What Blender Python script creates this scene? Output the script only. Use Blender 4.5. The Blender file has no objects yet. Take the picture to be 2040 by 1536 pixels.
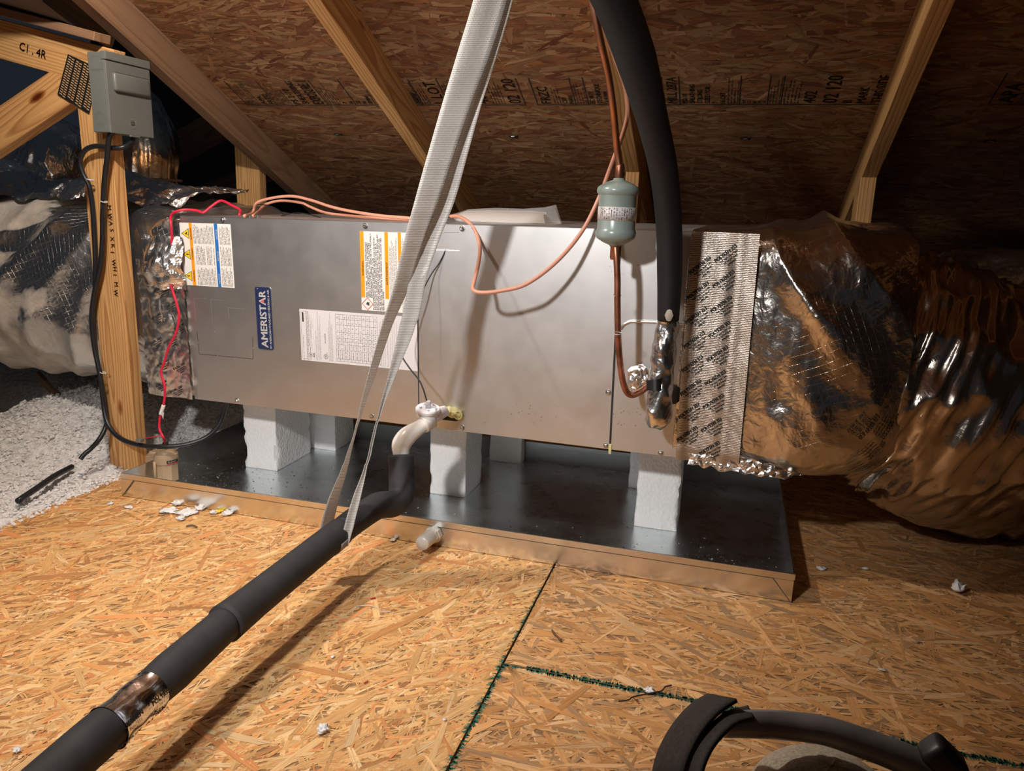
import bpy, bmesh, math, random
import numpy as np
from mathutils import Vector, Matrix, noise
random.seed(7); RNG = np.random.default_rng(11)
scene = bpy.context.scene
COL = scene.collection
# ------------------------------------------------------------------ camera, light, exposure
FPX = 1538.04
CAM = Vector((1.25763, -1.57556, 0.71680))
def _rot(pi, ya, ro):
    return Matrix.Rotation(ya, 3, 'Z') @ Matrix.Rotation(pi, 3, 'X') @ Matrix.Rotation(ro, 3, 'Y')
RC = _rot(-0.231274, 0.272610, -0.034012)
cd = bpy.data.cameras.new('camera'); cam = bpy.data.objects.new('camera', cd); COL.objects.link(cam)
cd.sensor_width = 36; cd.lens = FPX/2040*36; cd.clip_start = 0.02; cd.clip_end = 60
M = Matrix.Identity(4)
ax, ay, az = RC.col[0], RC.col[1], RC.col[2]
for i in range(3):
    M[i][0] = ax[i]; M[i][1] = az[i]; M[i][2] = -ay[i]; M[i][3] = CAM[i]
cam.matrix_world = M
scene.camera = cam
scene.view_settings.view_transform = 'Standard'; scene.view_settings.look = 'None'
scene.view_settings.exposure = 0.0; scene.view_settings.gamma = 1.0
scene.view_settings.use_curve_mapping = False
w = bpy.data.worlds.new('world'); scene.world = w; w.use_nodes = True
w.node_tree.nodes['Background'].inputs[0].default_value = (0.55, 0.75, 1.0, 1)
w.node_tree.nodes['Background'].inputs[1].default_value = 0.02
def lamp(name, loc, power, radius, color, kind='POINT', target=None, size=1.2, blend=1.0):
    l = bpy.data.lights.new(name, kind); l.energy = power; l.color = color; l.shadow_soft_size = radius
    o = bpy.data.objects.new(name, l); COL.objects.link(o); o.location = loc
    if kind == 'SPOT':
        l.spot_size = size; l.spot_blend = blend
        o.rotation_euler = (Vector(target)-Vector(loc)).to_track_quat('-Z', 'Y').to_euler()
    return o
lamp('hanging_work_lamp', (0.25, -0.58, 1.33), 33.5, 0.026, (1.0, 0.93, 0.84))
lamp('head_lamp', (0.62, -1.72, 1.22), 98.0, 0.045, (1.0, 0.985, 0.98), 'SPOT', (0.60, 0.0, 0.20), 1.22, 1.0)

# ------------------------------------------------------------------ helpers
def ray(x, y):
    return RC @ Vector(((x-1020)/FPX, 1.0, -(y-768)/FPX))
def at(x, y, X=None, Y=None, Z=None):
    d = ray(x, y)
    t = (X-CAM.x)/d.x if X is not None else (Y-CAM.y)/d.y if Y is not None else (Z-CAM.z)/d.z
    return CAM + d*t
def atd(x, y, D): return CAM + ray(x, y)*D

def tag(o, label=None, cat=None, group=None, kind=None):
    if label: o['label'] = label
    if cat: o['category'] = cat
    if group: o['group'] = group
    if kind: o['kind'] = kind
    return o
def empty(name, loc, label=None, cat=None, group=None, kind=None, mat=None):
    o = bpy.data.objects.new(name, None); COL.objects.link(o)
    o.matrix_world = mat if mat is not None else Matrix.Translation(Vector(loc))
    o.empty_display_size = 0.05
    WM[o.name] = o.matrix_world.copy()
    return tag(o, label, cat, group, kind)
WM = {}
def link(name, me, mat, parent=None, mw=None):
    o = bpy.data.objects.new(name, me); COL.objects.link(o)
    mw = mw if mw is not None else Matrix.Identity(4)
    o.matrix_world = mw
    if mat is not None:
        for m in (mat if isinstance(mat, (list, tuple)) else [mat]): me.materials.append(m)
    if parent is not None:
        o.parent = parent
        o.matrix_parent_inverse = WM[parent.name].inverted()
        o.matrix_basis = mw
    WM[o.name] = mw.copy()
    return o
def mesh(name, V, F, mat, parent=None, mw=None, smooth=False, mi=None):
    me = bpy.data.meshes.new(name); me.from_pydata([tuple(v) for v in V], [], F); me.update()
    o = link(name, me, mat, parent, mw)
    if smooth: me.shade_smooth()
    if mi is not None: me.polygons.foreach_set('material_index', mi)
    return o
def from_bm(name, bm, mat, parent=None, mw=None, smooth=False):
    me = bpy.data.meshes.new(name); bm.to_mesh(me); bm.free(); me.update()
    if smooth: me.shade_smooth()
    return link(name, me, mat, parent, mw)
def bm_box(bm, lo, hi, bev=0.0, seg=1):
    r = bmesh.ops.create_cube(bm, size=1.0)
    vs = r['verts']
    c = [(a+b)/2 for a, b in zip(lo, hi)]; s = [b-a for a, b in zip(lo, hi)]
    for v in vs: v.co = Vector((v.co.x*s[0]+c[0], v.co.y*s[1]+c[1], v.co.z*s[2]+c[2]))
    if bev > 0:
        es = list({e for v in vs for e in v.link_edges})
        bmesh.ops.bevel(bm, geom=es, offset=bev, segments=seg, affect='EDGES', profile=0.5)
def box(name, lo, hi, mat, parent=None, mw=None, bev=0.0, seg=1):
    bm = bmesh.new(); bm_box(bm, lo, hi, bev, seg)
    return from_bm(name, bm, mat, parent, mw)
def frame(zdir, at_=(0, 0, 0), up=(0, 0, 1)):
    z = Vector(zdir).normalized(); u = Vector(up)
    if abs(z.dot(u)) > 0.98: u = Vector((1, 0, 0))
    x = u.cross(z).normalized(); y = z.cross(x)
    m = Matrix.Identity(4)
    for i in range(3): m[i][0] = x[i]; m[i][1] = y[i]; m[i][2] = z[i]; m[i][3] = at_[i]
    return m
def lathe_bm(bm, prof, M_, n=24):
    # prof: (r, z) pairs
    rings = []
    for r, z in prof:
        rings.append([bm.verts.new(M_ @ Vector((r*math.cos(2*math.pi*k/n), r*math.sin(2*math.pi*k/n), z))) for k in range(n)] if r > 1e-6
                     else [bm.verts.new(M_ @ Vector((0, 0, z)))])
    for a, b in zip(rings, rings[1:]):
        for k in range(n):
            k2 = (k+1) % n
            if len(a) == 1 and len(b) == 1: continue
            if len(a) == 1: bm.faces.new((a[0], b[k2], b[k]))
            elif len(b) == 1: bm.faces.new((a[k], a[k2], b[0]))
            else: bm.faces.new((a[k], a[k2], b[k2], b[k]))
def lathe(name, prof, M_, mat, parent=None, n=24, smooth=True, mw=None):
    bm = bmesh.new(); lathe_bm(bm, prof, M_, n); bmesh.ops.recalc_face_normals(bm, faces=bm.faces)
    o = from_bm(name, bm, mat, parent, mw, smooth)
    return o
def catmull(P, n=8):
    P = [Vector(p) for p in P]; out = []
    Q = [P[0]*2-P[1]] + P + [P[-1]*2-P[-2]]
    for i in range(1, len(Q)-2):
        a, b, c, d = Q[i-1], Q[i], Q[i+1], Q[i+2]
        for k in range(n):
            t = k/n
            out.append(0.5*((2*b)+(c-a)*t+(2*a-5*b+4*c-d)*t*t+(3*b-a-3*c+d)*t**3))
    out.append(P[-1]); return out
def interp(vals, n):
    out = []
    for i in range(len(vals)-1):
        for k in range(n): t = k/n; out.append(vals[i]*(1-t)+vals[i+1]*t)
    out.append(vals[-1]); return out
def tube_geo(P, R, n=14, cap=True, flat=1.0):
    V = []; F = []
    m = len(P); R = R if isinstance(R, (list, tuple)) else [R]*m
    T = []
    for i in range(m):
        a = P[max(i-1, 0)]; b = P[min(i+1, m-1)]; T.append((b-a).normalized())
    u = T[0].cross(Vector((0, 0, 1)));
    if u.length < 0.1: u = T[0].cross(Vector((1, 0, 0)))
    u.normalize()
    for i in range(m):
        u = (u - T[i]*u.dot(T[i])).normalized(); v = T[i].cross(u)
        for k in range(n):
            a = 2*math.pi*k/n
            V.append(P[i] + (u*math.cos(a)+v*math.sin(a)*flat)*R[i])
    for i in range(m-1):
        for k in range(n):
            k2 = (k+1) % n
            F.append((i*n+k, i*n+k2, (i+1)*n+k2, (i+1)*n+k))
    if cap:
        F.append(tuple(range(n-1, -1, -1))); F.append(tuple((m-1)*n+k for k in range(n)))
    return V, F
def tube(name, pts, R, mat, parent=None, n=12, sub=8, flat=1.0, straight=False):
    P = [Vector(p) for p in pts] if straight else catmull(pts, sub)
    if isinstance(R, (list, tuple)) and not straight: R = interp(list(R), sub)
    V, F = tube_geo(P, R, n, True, flat)
    return mesh(name, V, F, mat, parent, smooth=True)
def autosmooth(o, deg=40):
    me = o.data; me.shade_smooth()
    try: me.set_sharp_from_angle(angle=math.radians(deg))
    except Exception: pass
    return o
_tc = {}
def text_geo(s):
    if s in _tc: return _tc[s]
    c = bpy.data.curves.new('t', 'FONT'); c.body = s; c.size = 1.0; c.resolution_u = 2
    o = bpy.data.objects.new('t', c); COL.objects.link(o)
    dg = bpy.context.evaluated_depsgraph_get()
    me = o.evaluated_get(dg).to_mesh()
    V = [(v.co.x, v.co.y) for v in me.vertices]; F = [tuple(p.vertices) for p in me.polygons]
    o.evaluated_get(dg).to_mesh_clear()
    bpy.data.objects.remove(o); bpy.data.curves.remove(c)
    xs = [v[0] for v in V] or [0]; ys = [v[1] for v in V] or [0]
    x0, x1 = min(xs), max(xs)
    V = [((x-x0), y) for x, y in V]
    _tc[s] = (V, F, x1-x0); return _tc[s]
class Print:
    """flat lettering collected into one mesh; f maps (u, v) to a point on the printed face"""
    def __init__(s, f): s.V = []; s.F = []; s.f = f
    def quad(s, u0, v0, u1, v1):
        b = len(s.V); s.V += [s.f(u0, v0), s.f(u1, v0), s.f(u1, v1), s.f(u0, v1)]; s.F.append((b, b+1, b+2, b+3))
    def poly(s, pts):
        b = len(s.V); s.V += [s.f(*p) for p in pts]; s.F.append(tuple(range(b, b+len(pts))))
    def ring(s, u, v, r0, r1, n=28, sx=1):
        b = len(s.V)
        for k in range(n):
            a = 2*math.pi*k/n
            s.V += [s.f(u+r0*math.cos(a)*sx, v+r0*math.sin(a)), s.f(u+r1*math.cos(a)*sx, v+r1*math.sin(a))]
        for k in range(n):
            k2 = (k+1) % n; s.F.append((b+2*k, b+2*k+1, b+2*k2+1, b+2*k2))
    def text(s, t, u, v, size, width=None, ang=0.0, bold=0.0):
        V, F, L = text_geo(t); sx = size if width is None else width/L
        c, sn = math.cos(ang), math.sin(ang)
        for off in ((0, 0),) if bold == 0 else ((0, 0), (bold, 0), (-bold, 0), (0, bold)):
            b = len(s.V)
            for x, y in V:
                X = x*sx+off[0]; Y = y*size+off[1]
                s.V.append(s.f(u+X*c-Y*sn, v+X*sn+Y*c))
            s.F += [tuple(b+i for i in f) for f in F]
    def micro(s, u0, u1, v, h, r, dash=0.0009):
        """a line of illegibly small print running along u"""
        u = u0
        while u < u1:
            L = r.uniform(2, 8)*dash
            e = min(u+L, u1)
            while u < e-dash*0.2:
                s.quad(u, v, min(u+dash*0.55, e), v+h*r.uniform(0.6, 1)); u += dash
            u += dash
    def build(s, name, mat, parent, mw=None): return mesh(name, s.V, s.F, mat, parent, mw)

# ------------------------------------------------------------------ materials
def mat(name):
    m = bpy.data.materials.new(name); m.use_nodes = True
    nt = m.node_tree; b = nt.nodes['Principled BSDF']
    return m, nt, b
def N(nt, t, **k):
    n = nt.nodes.new(t)
    for a, v in k.items():
        if a == 'inp':
            for i, x in v.items(): n.inputs[i].default_value = x
        else: setattr(n, a, v)
    return n
def ramp(nt, stops, fac=None, interp_='LINEAR'):
    r = nt.nodes.new('ShaderNodeValToRGB'); r.color_ramp.interpolation = interp_
    el = r.color_ramp.elements
    while len(el) > 1: el.remove(el[-1])
    el[0].position = stops[0][0]; el[0].color = (*stops[0][1], 1)
    for p, c in stops[1:]:
        e = el.new(p); e.color = (*c, 1)
    if fac is not None: nt.links.new(fac, r.inputs[0])
    return r
def coords(nt, scale=(1, 1, 1), kind='Object', rnd=False):
    tc = N(nt, 'ShaderNodeTexCoord'); mp = N(nt, 'ShaderNodeMapping')
    mp.inputs['Scale'].default_value = scale
    src = tc.outputs[kind]
    if rnd:
        oi = N(nt, 'ShaderNodeObjectInfo'); ml = N(nt, 'ShaderNodeMath', operation='MULTIPLY', inp={1: 37.0})
        nt.links.new(oi.outputs['Random'], ml.inputs[0])
        ad = N(nt, 'ShaderNodeVectorMath', operation='ADD')
        nt.links.new(src, ad.inputs[0]); nt.links.new(ml.outputs[0], ad.inputs[1]); src = ad.outputs[0]
    nt.links.new(src, mp.inputs[0]); return mp.outputs[0]
def bump(nt, b, h, strength=0.3, dist=0.002, prev=None):
    bp = N(nt, 'ShaderNodeBump'); bp.inputs['Strength'].default_value = strength; bp.inputs['Distance'].default_value = dist
    nt.links.new(h, bp.inputs['Height'])
    if prev is not None: nt.links.new(prev, bp.inputs['Normal'])
    nt.links.new(bp.outputs[0], b.inputs['Normal']); return bp.outputs[0]
def simple(name, col, rough=0.5, metal=0.0, nscale=0, namt=0.1, bstr=0, bdist=0.001, **kw):
    m, nt, b = mat(name)
    b.inputs['Base Color'].default_value = (*col, 1); b.inputs['Roughness'].default_value = rough; b.inputs['Metallic'].default_value = metal
    if 'spec' in kw: b.inputs['Specular IOR Level'].default_value = kw['spec']
    if 'trans' in kw: b.inputs['Transmission Weight'].default_value = kw['trans']
    if 'sss' in kw:
        b.inputs['Subsurface Weight'].default_value = kw['sss']; b.inputs['Subsurface Scale'].default_value = 0.01
    if nscale:
        n = N(nt, 'ShaderNodeTexNoise', inp={'Scale': nscale, 'Detail': 5.0})
        nt.links.new(coords(nt), n.inputs['Vector'])
        r = ramp(nt, [(0.3, tuple(c*(1-namt) for c in col)), (0.7, tuple(min(1, c*(1+namt)) for c in col))], n.outputs[0])
        nt.links.new(r.outputs[0], b.inputs['Base Color'])
        if bstr: bump(nt, b, n.outputs[0], bstr, bdist)
    return m

def m_pine(name, light, dark, rough=0.6, ring=70):
    m, nt, b = mat(name)
    oi = N(nt, 'ShaderNodeObjectInfo')
    tc = N(nt, 'ShaderNodeTexCoord')
    sep = N(nt, 'ShaderNodeSeparateXYZ'); nt.links.new(tc.outputs['Object'], sep.inputs[0])
    mp = N(nt, 'ShaderNodeMapping'); mp.inputs['Scale'].default_value = (1.6, 9, 9); nt.links.new(tc.outputs['Object'], mp.inputs[0])
    offs = N(nt, 'ShaderNodeCombineXYZ'); ml = N(nt, 'ShaderNodeMath', operation='MULTIPLY', inp={1: 50.0})
    nt.links.new(oi.outputs['Random'], ml.inputs[0]); nt.links.new(ml.outputs[0], offs.inputs[0]); nt.links.new(offs.outputs[0], mp.inputs['Location'])
    nz = N(nt, 'ShaderNodeTexNoise', inp={'Scale': 1.0, 'Detail': 2.0}); nt.links.new(mp.outputs[0], nz.inputs['Vector'])
    def mth(op, a, bb):
        n = N(nt, 'ShaderNodeMath', operation=op)
        for i, x in enumerate((a, bb)):
            if x is None: continue
            if isinstance(x, (int, float)): n.inputs[i].default_value = x
            else: nt.links.new(x, n.inputs[i])
        return n.outputs[0]
    y = mth('ADD', sep.outputs[1], 0.012); z = mth('ADD', sep.outputs[2], 0.03)
    rad = mth('SQRT', mth('ADD', mth('MULTIPLY', y, y), mth('MULTIPLY', z, z)), None)
    ph = mth('ADD', mth('MULTIPLY', rad, float(ring)*2), mth('MULTIPLY', nz.outputs[0], 7.0))
    fr = mth('FRACT', ph, None)
    r1 = ramp(nt, [(0.0, light), (0.55, tuple(a*0.72+b_*0.28 for a, b_ in zip(light, dark))), (0.86, dark), (0.96, tuple(a*0.5+b_*0.5 for a, b_ in zip(light, dark))), (1.0, light)], fr)
    mp2 = N(nt, 'ShaderNodeMapping'); mp2.inputs['Scale'].default_value = (8, 260, 260); nt.links.new(tc.outputs['Object'], mp2.inputs[0])
    n2 = N(nt, 'ShaderNodeTexNoise', inp={'Scale': 1.0, 'Detail': 3.0}); nt.links.new(mp2.outputs[0], n2.inputs['Vector'])
    mx = N(nt, 'ShaderNodeMix', data_type='RGBA', blend_type='MULTIPLY'); mx.inputs[0].default_value = 0.5
    r2 = ramp(nt, [(0.3, (0.75, 0.7, 0.62)), (0.65, (1.1, 1.08, 1.05))], n2.outputs[0])
    nt.links.new(r1.outputs[0], mx.inputs[6]); nt.links.new(r2.outputs[0], mx.inputs[7])
    # knots
    mp3 = N(nt, 'ShaderNodeMapping'); mp3.inputs['Scale'].default_value = (3.2, 9, 9); nt.links.new(tc.outputs['Object'], mp3.inputs[0]); nt.links.new(offs.outputs[0], mp3.inputs['Location'])
    vo = N(nt, 'ShaderNodeTexVoronoi', inp={'Scale': 1.0}); nt.links.new(mp3.outputs[0], vo.inputs['Vector'])
    kr = ramp(nt, [(0.045, (0.16, 0.06, 0.03)), (0.075, (0.5, 0.3, 0.2)), (0.11, (1, 1, 1))], vo.outputs['Distance'])
    mx2 = N(nt, 'ShaderNodeMix', data_type='RGBA', blend_type='MULTIPLY'); mx2.inputs[0].default_value = 1.0
    nt.links.new(mx.outputs[2], mx2.inputs[6]); nt.links.new(kr.outputs[0], mx2.inputs[7])
    nt.links.new(mx2.outputs[2], b.inputs['Base Color'])
    b.inputs['Roughness'].default_value = rough; b.inputs['Specular IOR Level'].default_value = 0.25
    bump(nt, b, n2.outputs[0], 0.25, 0.0008)
    return m
PINE = m_pine('pine', (0.68, 0.40, 0.165), (0.42, 0.20, 0.07))
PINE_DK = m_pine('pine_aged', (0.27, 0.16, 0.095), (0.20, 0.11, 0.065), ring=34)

def m_strand(name):
    m, nt, b = mat(name)
    at_ = N(nt, 'ShaderNodeAttribute', attribute_name='Col')
    uv = N(nt, 'ShaderNodeUVMap', uv_map='UVMap')
    mp = N(nt, 'ShaderNodeMapping'); mp.inputs['Scale'].default_value = (22, 620, 1); nt.links.new(uv.outputs[0], mp.inputs[0])
    n = N(nt, 'ShaderNodeTexNoise', inp={'Scale': 1.0, 'Detail': 3.0, 'Roughness': 0.6}); nt.links.new(mp.outputs[0], n.inputs['Vector'])
    r = ramp(nt, [(0.28, (0.60, 0.50, 0.40)), (0.5, (0.95, 0.93, 0.9)), (0.72, (1.18, 1.15, 1.1))], n.outputs[0])
    mx = N(nt, 'ShaderNodeMix', data_type='RGBA', blend_type='MULTIPLY'); mx.inputs[0].default_value = 0.75
    nt.links.new(at_.outputs['Color'], mx.inputs[6]); nt.links.new(r.outputs[0], mx.inputs[7])
    nt.links.new(mx.outputs[2], b.inputs['Base Color'])
    b.inputs['Roughness'].default_value = 0.62; b.inputs['Specular IOR Level'].default_value = 0.25
    bump(nt, b, n.outputs[0], 0.35, 0.0006)
    return m
STRAND = m_strand('wood_strand')
ROOFOSB = simple('roof_osb', (0.34, 0.21, 0.12), 0.8, nscale=30, namt=0.35)
OSB = simple('osb_core', (0.34, 0.19, 0.085), 0.8, nscale=60, namt=0.3)

def m_galv(name, base=(0.63, 0.64, 0.65), rough=0.3, streak=0.05, spec=1.0, var=0.12, bmp=0.25):
    m, nt, b = mat(name)
    n = N(nt, 'ShaderNodeTexNoise', inp={'Scale': 14.0, 'Detail': 6.0, 'Roughness': 0.65}); nt.links.new(coords(nt, rnd=True), n.inputs['Vector'])
    r = ramp(nt, [(0.3, tuple(c*(1-var) for c in base)), (0.7, tuple(min(1, c*(1+var*.7)) for c in base))], n.outputs[0])
    nt.links.new(r.outputs[0], b.inputs['Base Color'])
    mr = N(nt, 'ShaderNodeMapRange', inp={1: 0.3, 2: 0.7, 3: rough-streak, 4: rough+streak}); nt.links.new(n.outputs[0], mr.inputs[0]); nt.links.new(mr.outputs[0], b.inputs['Roughness'])
    b.inputs['Metallic'].default_value = 1.0
    n2 = N(nt, 'ShaderNodeTexNoise', inp={'Scale': 3.2, 'Detail': 1.0}); nt.links.new(coords(nt), n2.inputs['Vector'])
    bump(nt, b, n2.outputs[0], bmp, 0.004)
    return m
GALV = m_galv('galvanised_sheet', (0.72, 0.715, 0.705), 0.44, 0.02, var=0.04, bmp=0.12)
PAN = m_galv('galvanised_pan', (0.74, 0.79, 0.81), 0.29, 0.05)
PANW = m_galv('galvanised_pan_wall', (0.80, 0.79, 0.77), 0.24, 0.03, var=0.05, bmp=0.15)
STEEL = simple('zinc_screw', (0.6, 0.6, 0.58), 0.3, 1.0)
DARKGAP = simple('dark_seam', (0.03, 0.03, 0.03), 0.9)
EDGE = simple('bright_cut_edge', (0.85, 0.85, 0.85), 0.3, 1.0)

def m_foil(name, base=(0.62, 0.60, 0.58), rough=0.2, crinkle=1.0, scrim=True, mastic=None, scale=14.0, weave=False):
    m, nt, b = mat(name)
    c = coords(nt)
    b.inputs['Base Color'].default_value = (*base, 1); b.inputs['Metallic'].default_value = 1.0; b.inputs['Roughness'].default_value = rough
    vo = N(nt, 'ShaderNodeTexVoronoi', feature='F1', inp={'Scale': scale}); nz = N(nt, 'ShaderNodeTexNoise', inp={'Scale': 9.0, 'Detail': 4.0, 'Distortion': 1.2})
    nt.links.new(c, nz.inputs['Vector'])
    va = N(nt, 'ShaderNodeVectorMath', operation='ADD'); sc = N(nt, 'ShaderNodeVectorMath', operation='SCALE'); sc.inputs['Scale'].default_value = 0.12
    nt.links.new(nz.outputs['Color'], sc.inputs[0]); nt.links.new(c, va.inputs[0]); nt.links.new(sc.outputs[0], va.inputs[1])
    nt.links.new(va.outputs[0], vo.inputs['Vector'])
    nz2 = N(nt, 'ShaderNodeTexNoise', inp={'Scale': 45.0, 'Detail': 3.0, 'Distortion': 0.8}); nt.links.new(c, nz2.inputs['Vector'])
    p = bump(nt, b, vo.outputs['Distance'], 0.16*crinkle, 0.010)
    p = bump(nt, b, nz.outputs[0], 0.28*crinkle, 0.010, p)
    p = bump(nt, b, nz2.outputs[0], 0.5*crinkle, 0.0022, p)
    if scrim:
        fac = None
        tc = N(nt, 'ShaderNodeTexCoord'); sp = N(nt, 'ShaderNodeSeparateXYZ'); nt.links.new(va.outputs[0], sp.inputs[0])
        mpp = N(nt, 'ShaderNodeMapping'); mpp.inputs['Rotation'].default_value = (0.5, 0.4, 0.1); nt.links.new(c, mpp.inputs[0])
        sp = N(nt, 'ShaderNodeSeparateXYZ'); nt.links.new(mpp.outputs[0], sp.inputs[0])
        hs = []
        for ch, sp_ in ((0, 75.0), (2, 75.0)):
            a = N(nt, 'ShaderNodeMath', operation='MULTIPLY', inp={1: sp_}); nt.links.new(sp.outputs[ch], a.inputs[0])
            f = N(nt, 'ShaderNodeMath', operation='PINGPONG', inp={1: 0.5}); nt.links.new(a.outputs[0], f.inputs[0])
            g = N(nt, 'ShaderNodeMath', operation='LESS_THAN', inp={1: 0.05}); nt.links.new(f.outputs[0], g.inputs[0]); hs.append(g.outputs[0])
        mxm = N(nt, 'ShaderNodeMath', operation='MAXIMUM'); nt.links.new(hs[0], mxm.inputs[0]); nt.links.new(hs[1], mxm.inputs[1])
        p = bump(nt, b, mxm.outputs[0], 0.5, 0.0012, p)
    if weave:
        wv = N(nt, 'ShaderNodeTexWave', bands_direction='Z', inp={'Scale': 95.0, 'Distortion': 3.0, 'Detail': 2.0, 'Detail Scale': 3.0}); nt.links.new(c, wv.inputs['Vector'])
        p = bump(nt, b, wv.outputs['Fac'], 0.4, 0.0008, p)
    if mastic:
        gx, gz, gy, off = mastic
        n3 = N(nt, 'ShaderNodeTexNoise', inp={'Scale': 3.4, 'Detail': 5.0, 'Distortion': 0.6}); nt.links.new(c, n3.inputs['Vector'])
        tc = N(nt, 'ShaderNodeTexCoord'); dt = N(nt, 'ShaderNodeVectorMath', operation='DOT_PRODUCT'); dt.inputs[1].default_value = (gx, gy, gz)
        nt.links.new(tc.outputs['Object'], dt.inputs[0])
        s = N(nt, 'ShaderNodeMath', operation='ADD'); nt.links.new(dt.outputs['Value'], s.inputs[0]); nt.links.new(n3.outputs[0], s.inputs[1])
        mk = N(nt, 'ShaderNodeMapRange', inp={1: off, 2: off+0.03, 3: 0.0, 4: 1.0}); nt.links.new(s.outputs[0], mk.inputs[0])
        n4 = N(nt, 'ShaderNodeTexNoise', inp={'Scale': 26.0, 'Detail': 5.0}); nt.links.new(c, n4.inputs['Vector'])
        cr = ramp(nt, [(0.3, (0.46, 0.42, 0.36)), (0.55, (0.62, 0.57, 0.50)), (0.8, (0.70, 0.65, 0.58))], n4.outputs[0])
        mx = N(nt, 'ShaderNodeMix', data_type='RGBA'); mx.inputs[6].default_value = (*base, 1)
        nt.links.new(mk.outputs[0], mx.inputs[0]); nt.links.new(cr.outputs[0], mx.inputs[7]); nt.links.new(mx.outputs[2], b.inputs['Base Color'])
        iv = N(nt, 'ShaderNodeMath', operation='SUBTRACT', inp={0: 1.0}); nt.links.new(mk.outputs[0], iv.inputs[1]); nt.links.new(iv.outputs[0], b.inputs['Metallic'])
        rr = N(nt, 'ShaderNodeMapRange', inp={1: 0.0, 2: 1.0, 3: rough, 4: 0.55}); nt.links.new(mk.outputs[0], rr.inputs[0]); nt.links.new(rr.outputs[0], b.inputs['Roughness'])
    return m
FOIL = m_foil('foil_scrim', (0.68, 0.62, 0.55), 0.23, 1.7)
FOIL_FLEX = m_foil('foil_flex', (0.62, 0.54, 0.46), 0.24, 0.9, scrim=False, scale=9.0)
FOIL_BRIGHT = m_foil('foil_crumpled', (0.86, 0.84, 0.82), 0.3, 2.2, False, scale=22.0)
FOIL_TAPE = m_foil('foil_tape', (0.52, 0.465, 0.41), 0.42, 0.35, False, scale=7.0, weave=True)
MASTIC = m_foil('foil_with_mastic', (0.80, 0.78, 0.75), 0.31, 1.5, True, mastic=(-1.25, -0.1, 0.35, 1.15))
INK = simple('black_ink', (0.02, 0.018, 0.016), 0.6)
INKW = simple('wood_stamp_ink', (0.028, 0.017, 0.012), 0.85)
WHITE_INK = simple('white_ink', (0.85, 0.84, 0.8), 0.5)
FOAMW = None
def m_styro():
    m, nt, b = mat('white_polystyrene')
    vo = N(nt, 'ShaderNodeTexVoronoi', inp={'Scale': 170.0}); nt.links.new(coords(nt, (1, 1, 0.7)), vo.inputs['Vector'])
    r = ramp(nt, [(0.0, (0.94, 0.93, 0.91)), (0.7, (0.90, 0.885, 0.86))], vo.outputs['Distance']); nt.links.new(r.outputs[0], b.inputs['Base Color'])
    b.inputs['Roughness'].default_value = 0.8
    n = N(nt, 'ShaderNodeTexNoise', inp={'Scale': 30.0, 'Detail': 4.0}); nt.links.new(coords(nt, rnd=True), n.inputs['Vector'])
    p = bump(nt, b, vo.outputs['Distance'], 0.5, 0.0022); bump(nt, b, n.outputs[0], 0.3, 0.004, p)
    return m
STYRO = m_styro()
RUBBER = simple('black_foam_rubber', (0.028, 0.028, 0.030), 0.7, nscale=28, namt=0.22, bstr=0.35, bdist=0.0025, spec=0.4)
HOSE = simple('black_refrigerant_insulation', (0.008, 0.008, 0.009), 0.6, nscale=20, namt=0.2)
CABLE = simple('black_conduit', (0.012, 0.013, 0.016), 0.38)
COPPER = simple('copper_tube', (0.72, 0.33, 0.19), 0.34, 1.0, nscale=18, namt=0.3)
COPPER_DK = simple('tarnished_copper', (0.42, 0.17, 0.10), 0.4, 0.9, nscale=30, namt=0.45)
SALMON = simple('salmon_coated_tube', (0.62, 0.29, 0.20), 0.42)
PVC = simple('white_pvc', (0.78, 0.76, 0.72), 0.28)
PVCY = simple('aged_pvc', (0.62, 0.58, 0.50), 0.35, sss=0.1)
TRAPW = simple('white_trap_plastic', (0.78, 0.77, 0.82), 0.35)
TAN = simple('tan_plastic', (0.47, 0.33, 0.20), 0.45)
GREYBOX = simple('grey_enamel', (0.135, 0.148, 0.14), 0.4, nscale=6, namt=0.04)
DRIERM = simple('grey_green_enamel', (0.27, 0.33, 0.30), 0.25)
PAPER = simple('label_paper', (0.80, 0.78, 0.74), 0.5)
PAPER2 = simple('data_plate_paper', (0.70, 0.68, 0.68), 0.5)
ORANGE = simple('label_orange', (0.90, 0.33, 0.01), 0.45)
BLUE = simple('label_blue', (0.02, 0.16, 0.50), 0.45)
YELLOW = simple('label_yellow', (0.88, 0.62, 0.02), 0.45)
NAVY = simple('badge_navy', (0.018, 0.028, 0.085), 0.35)
RED = simple('red_ink', (0.55, 0.06, 0.04), 0.5)
PINK = simple('red_thermostat_cable', (0.62, 0.015, 0.05), 0.4)
PLATE = simple('truss_plate_steel', (0.03, 0.034, 0.032), 0.45, 0.6)
YFOAM = simple('yellow_foam_sealant', (0.66, 0.60, 0.28), 0.6, nscale=60, namt=0.2, bstr=0.8, bdist=0.004)
GREEN = simple('green_edge_sealer', (0.02, 0.19, 0.13), 0.8)
CHROME = simple('grey_tool_tube', (0.24, 0.25, 0.27), 0.35, 0.3, nscale=25, namt=0.3)
CLOTH = simple('black_webbing', (0.035, 0.031, 0.03), 0.85, nscale=300, namt=0.3, bstr=0.4, bdist=0.0006)
TAUPE = simple('taupe_fabric', (0.42, 0.37, 0.29), 0.9, nscale=400, namt=0.3, bstr=0.4, bdist=0.0006)
WOOL = simple('white_wool', (0.82, 0.80, 0.78), 0.9, nscale=120, namt=0.12, bstr=0.8, bdist=0.004)
TIE = simple('clear_tie', (0.6, 0.6, 0.6), 0.3)
GREYPL = simple('grey_clip', (0.25, 0.25, 0.26), 0.4, 0.6)

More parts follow.
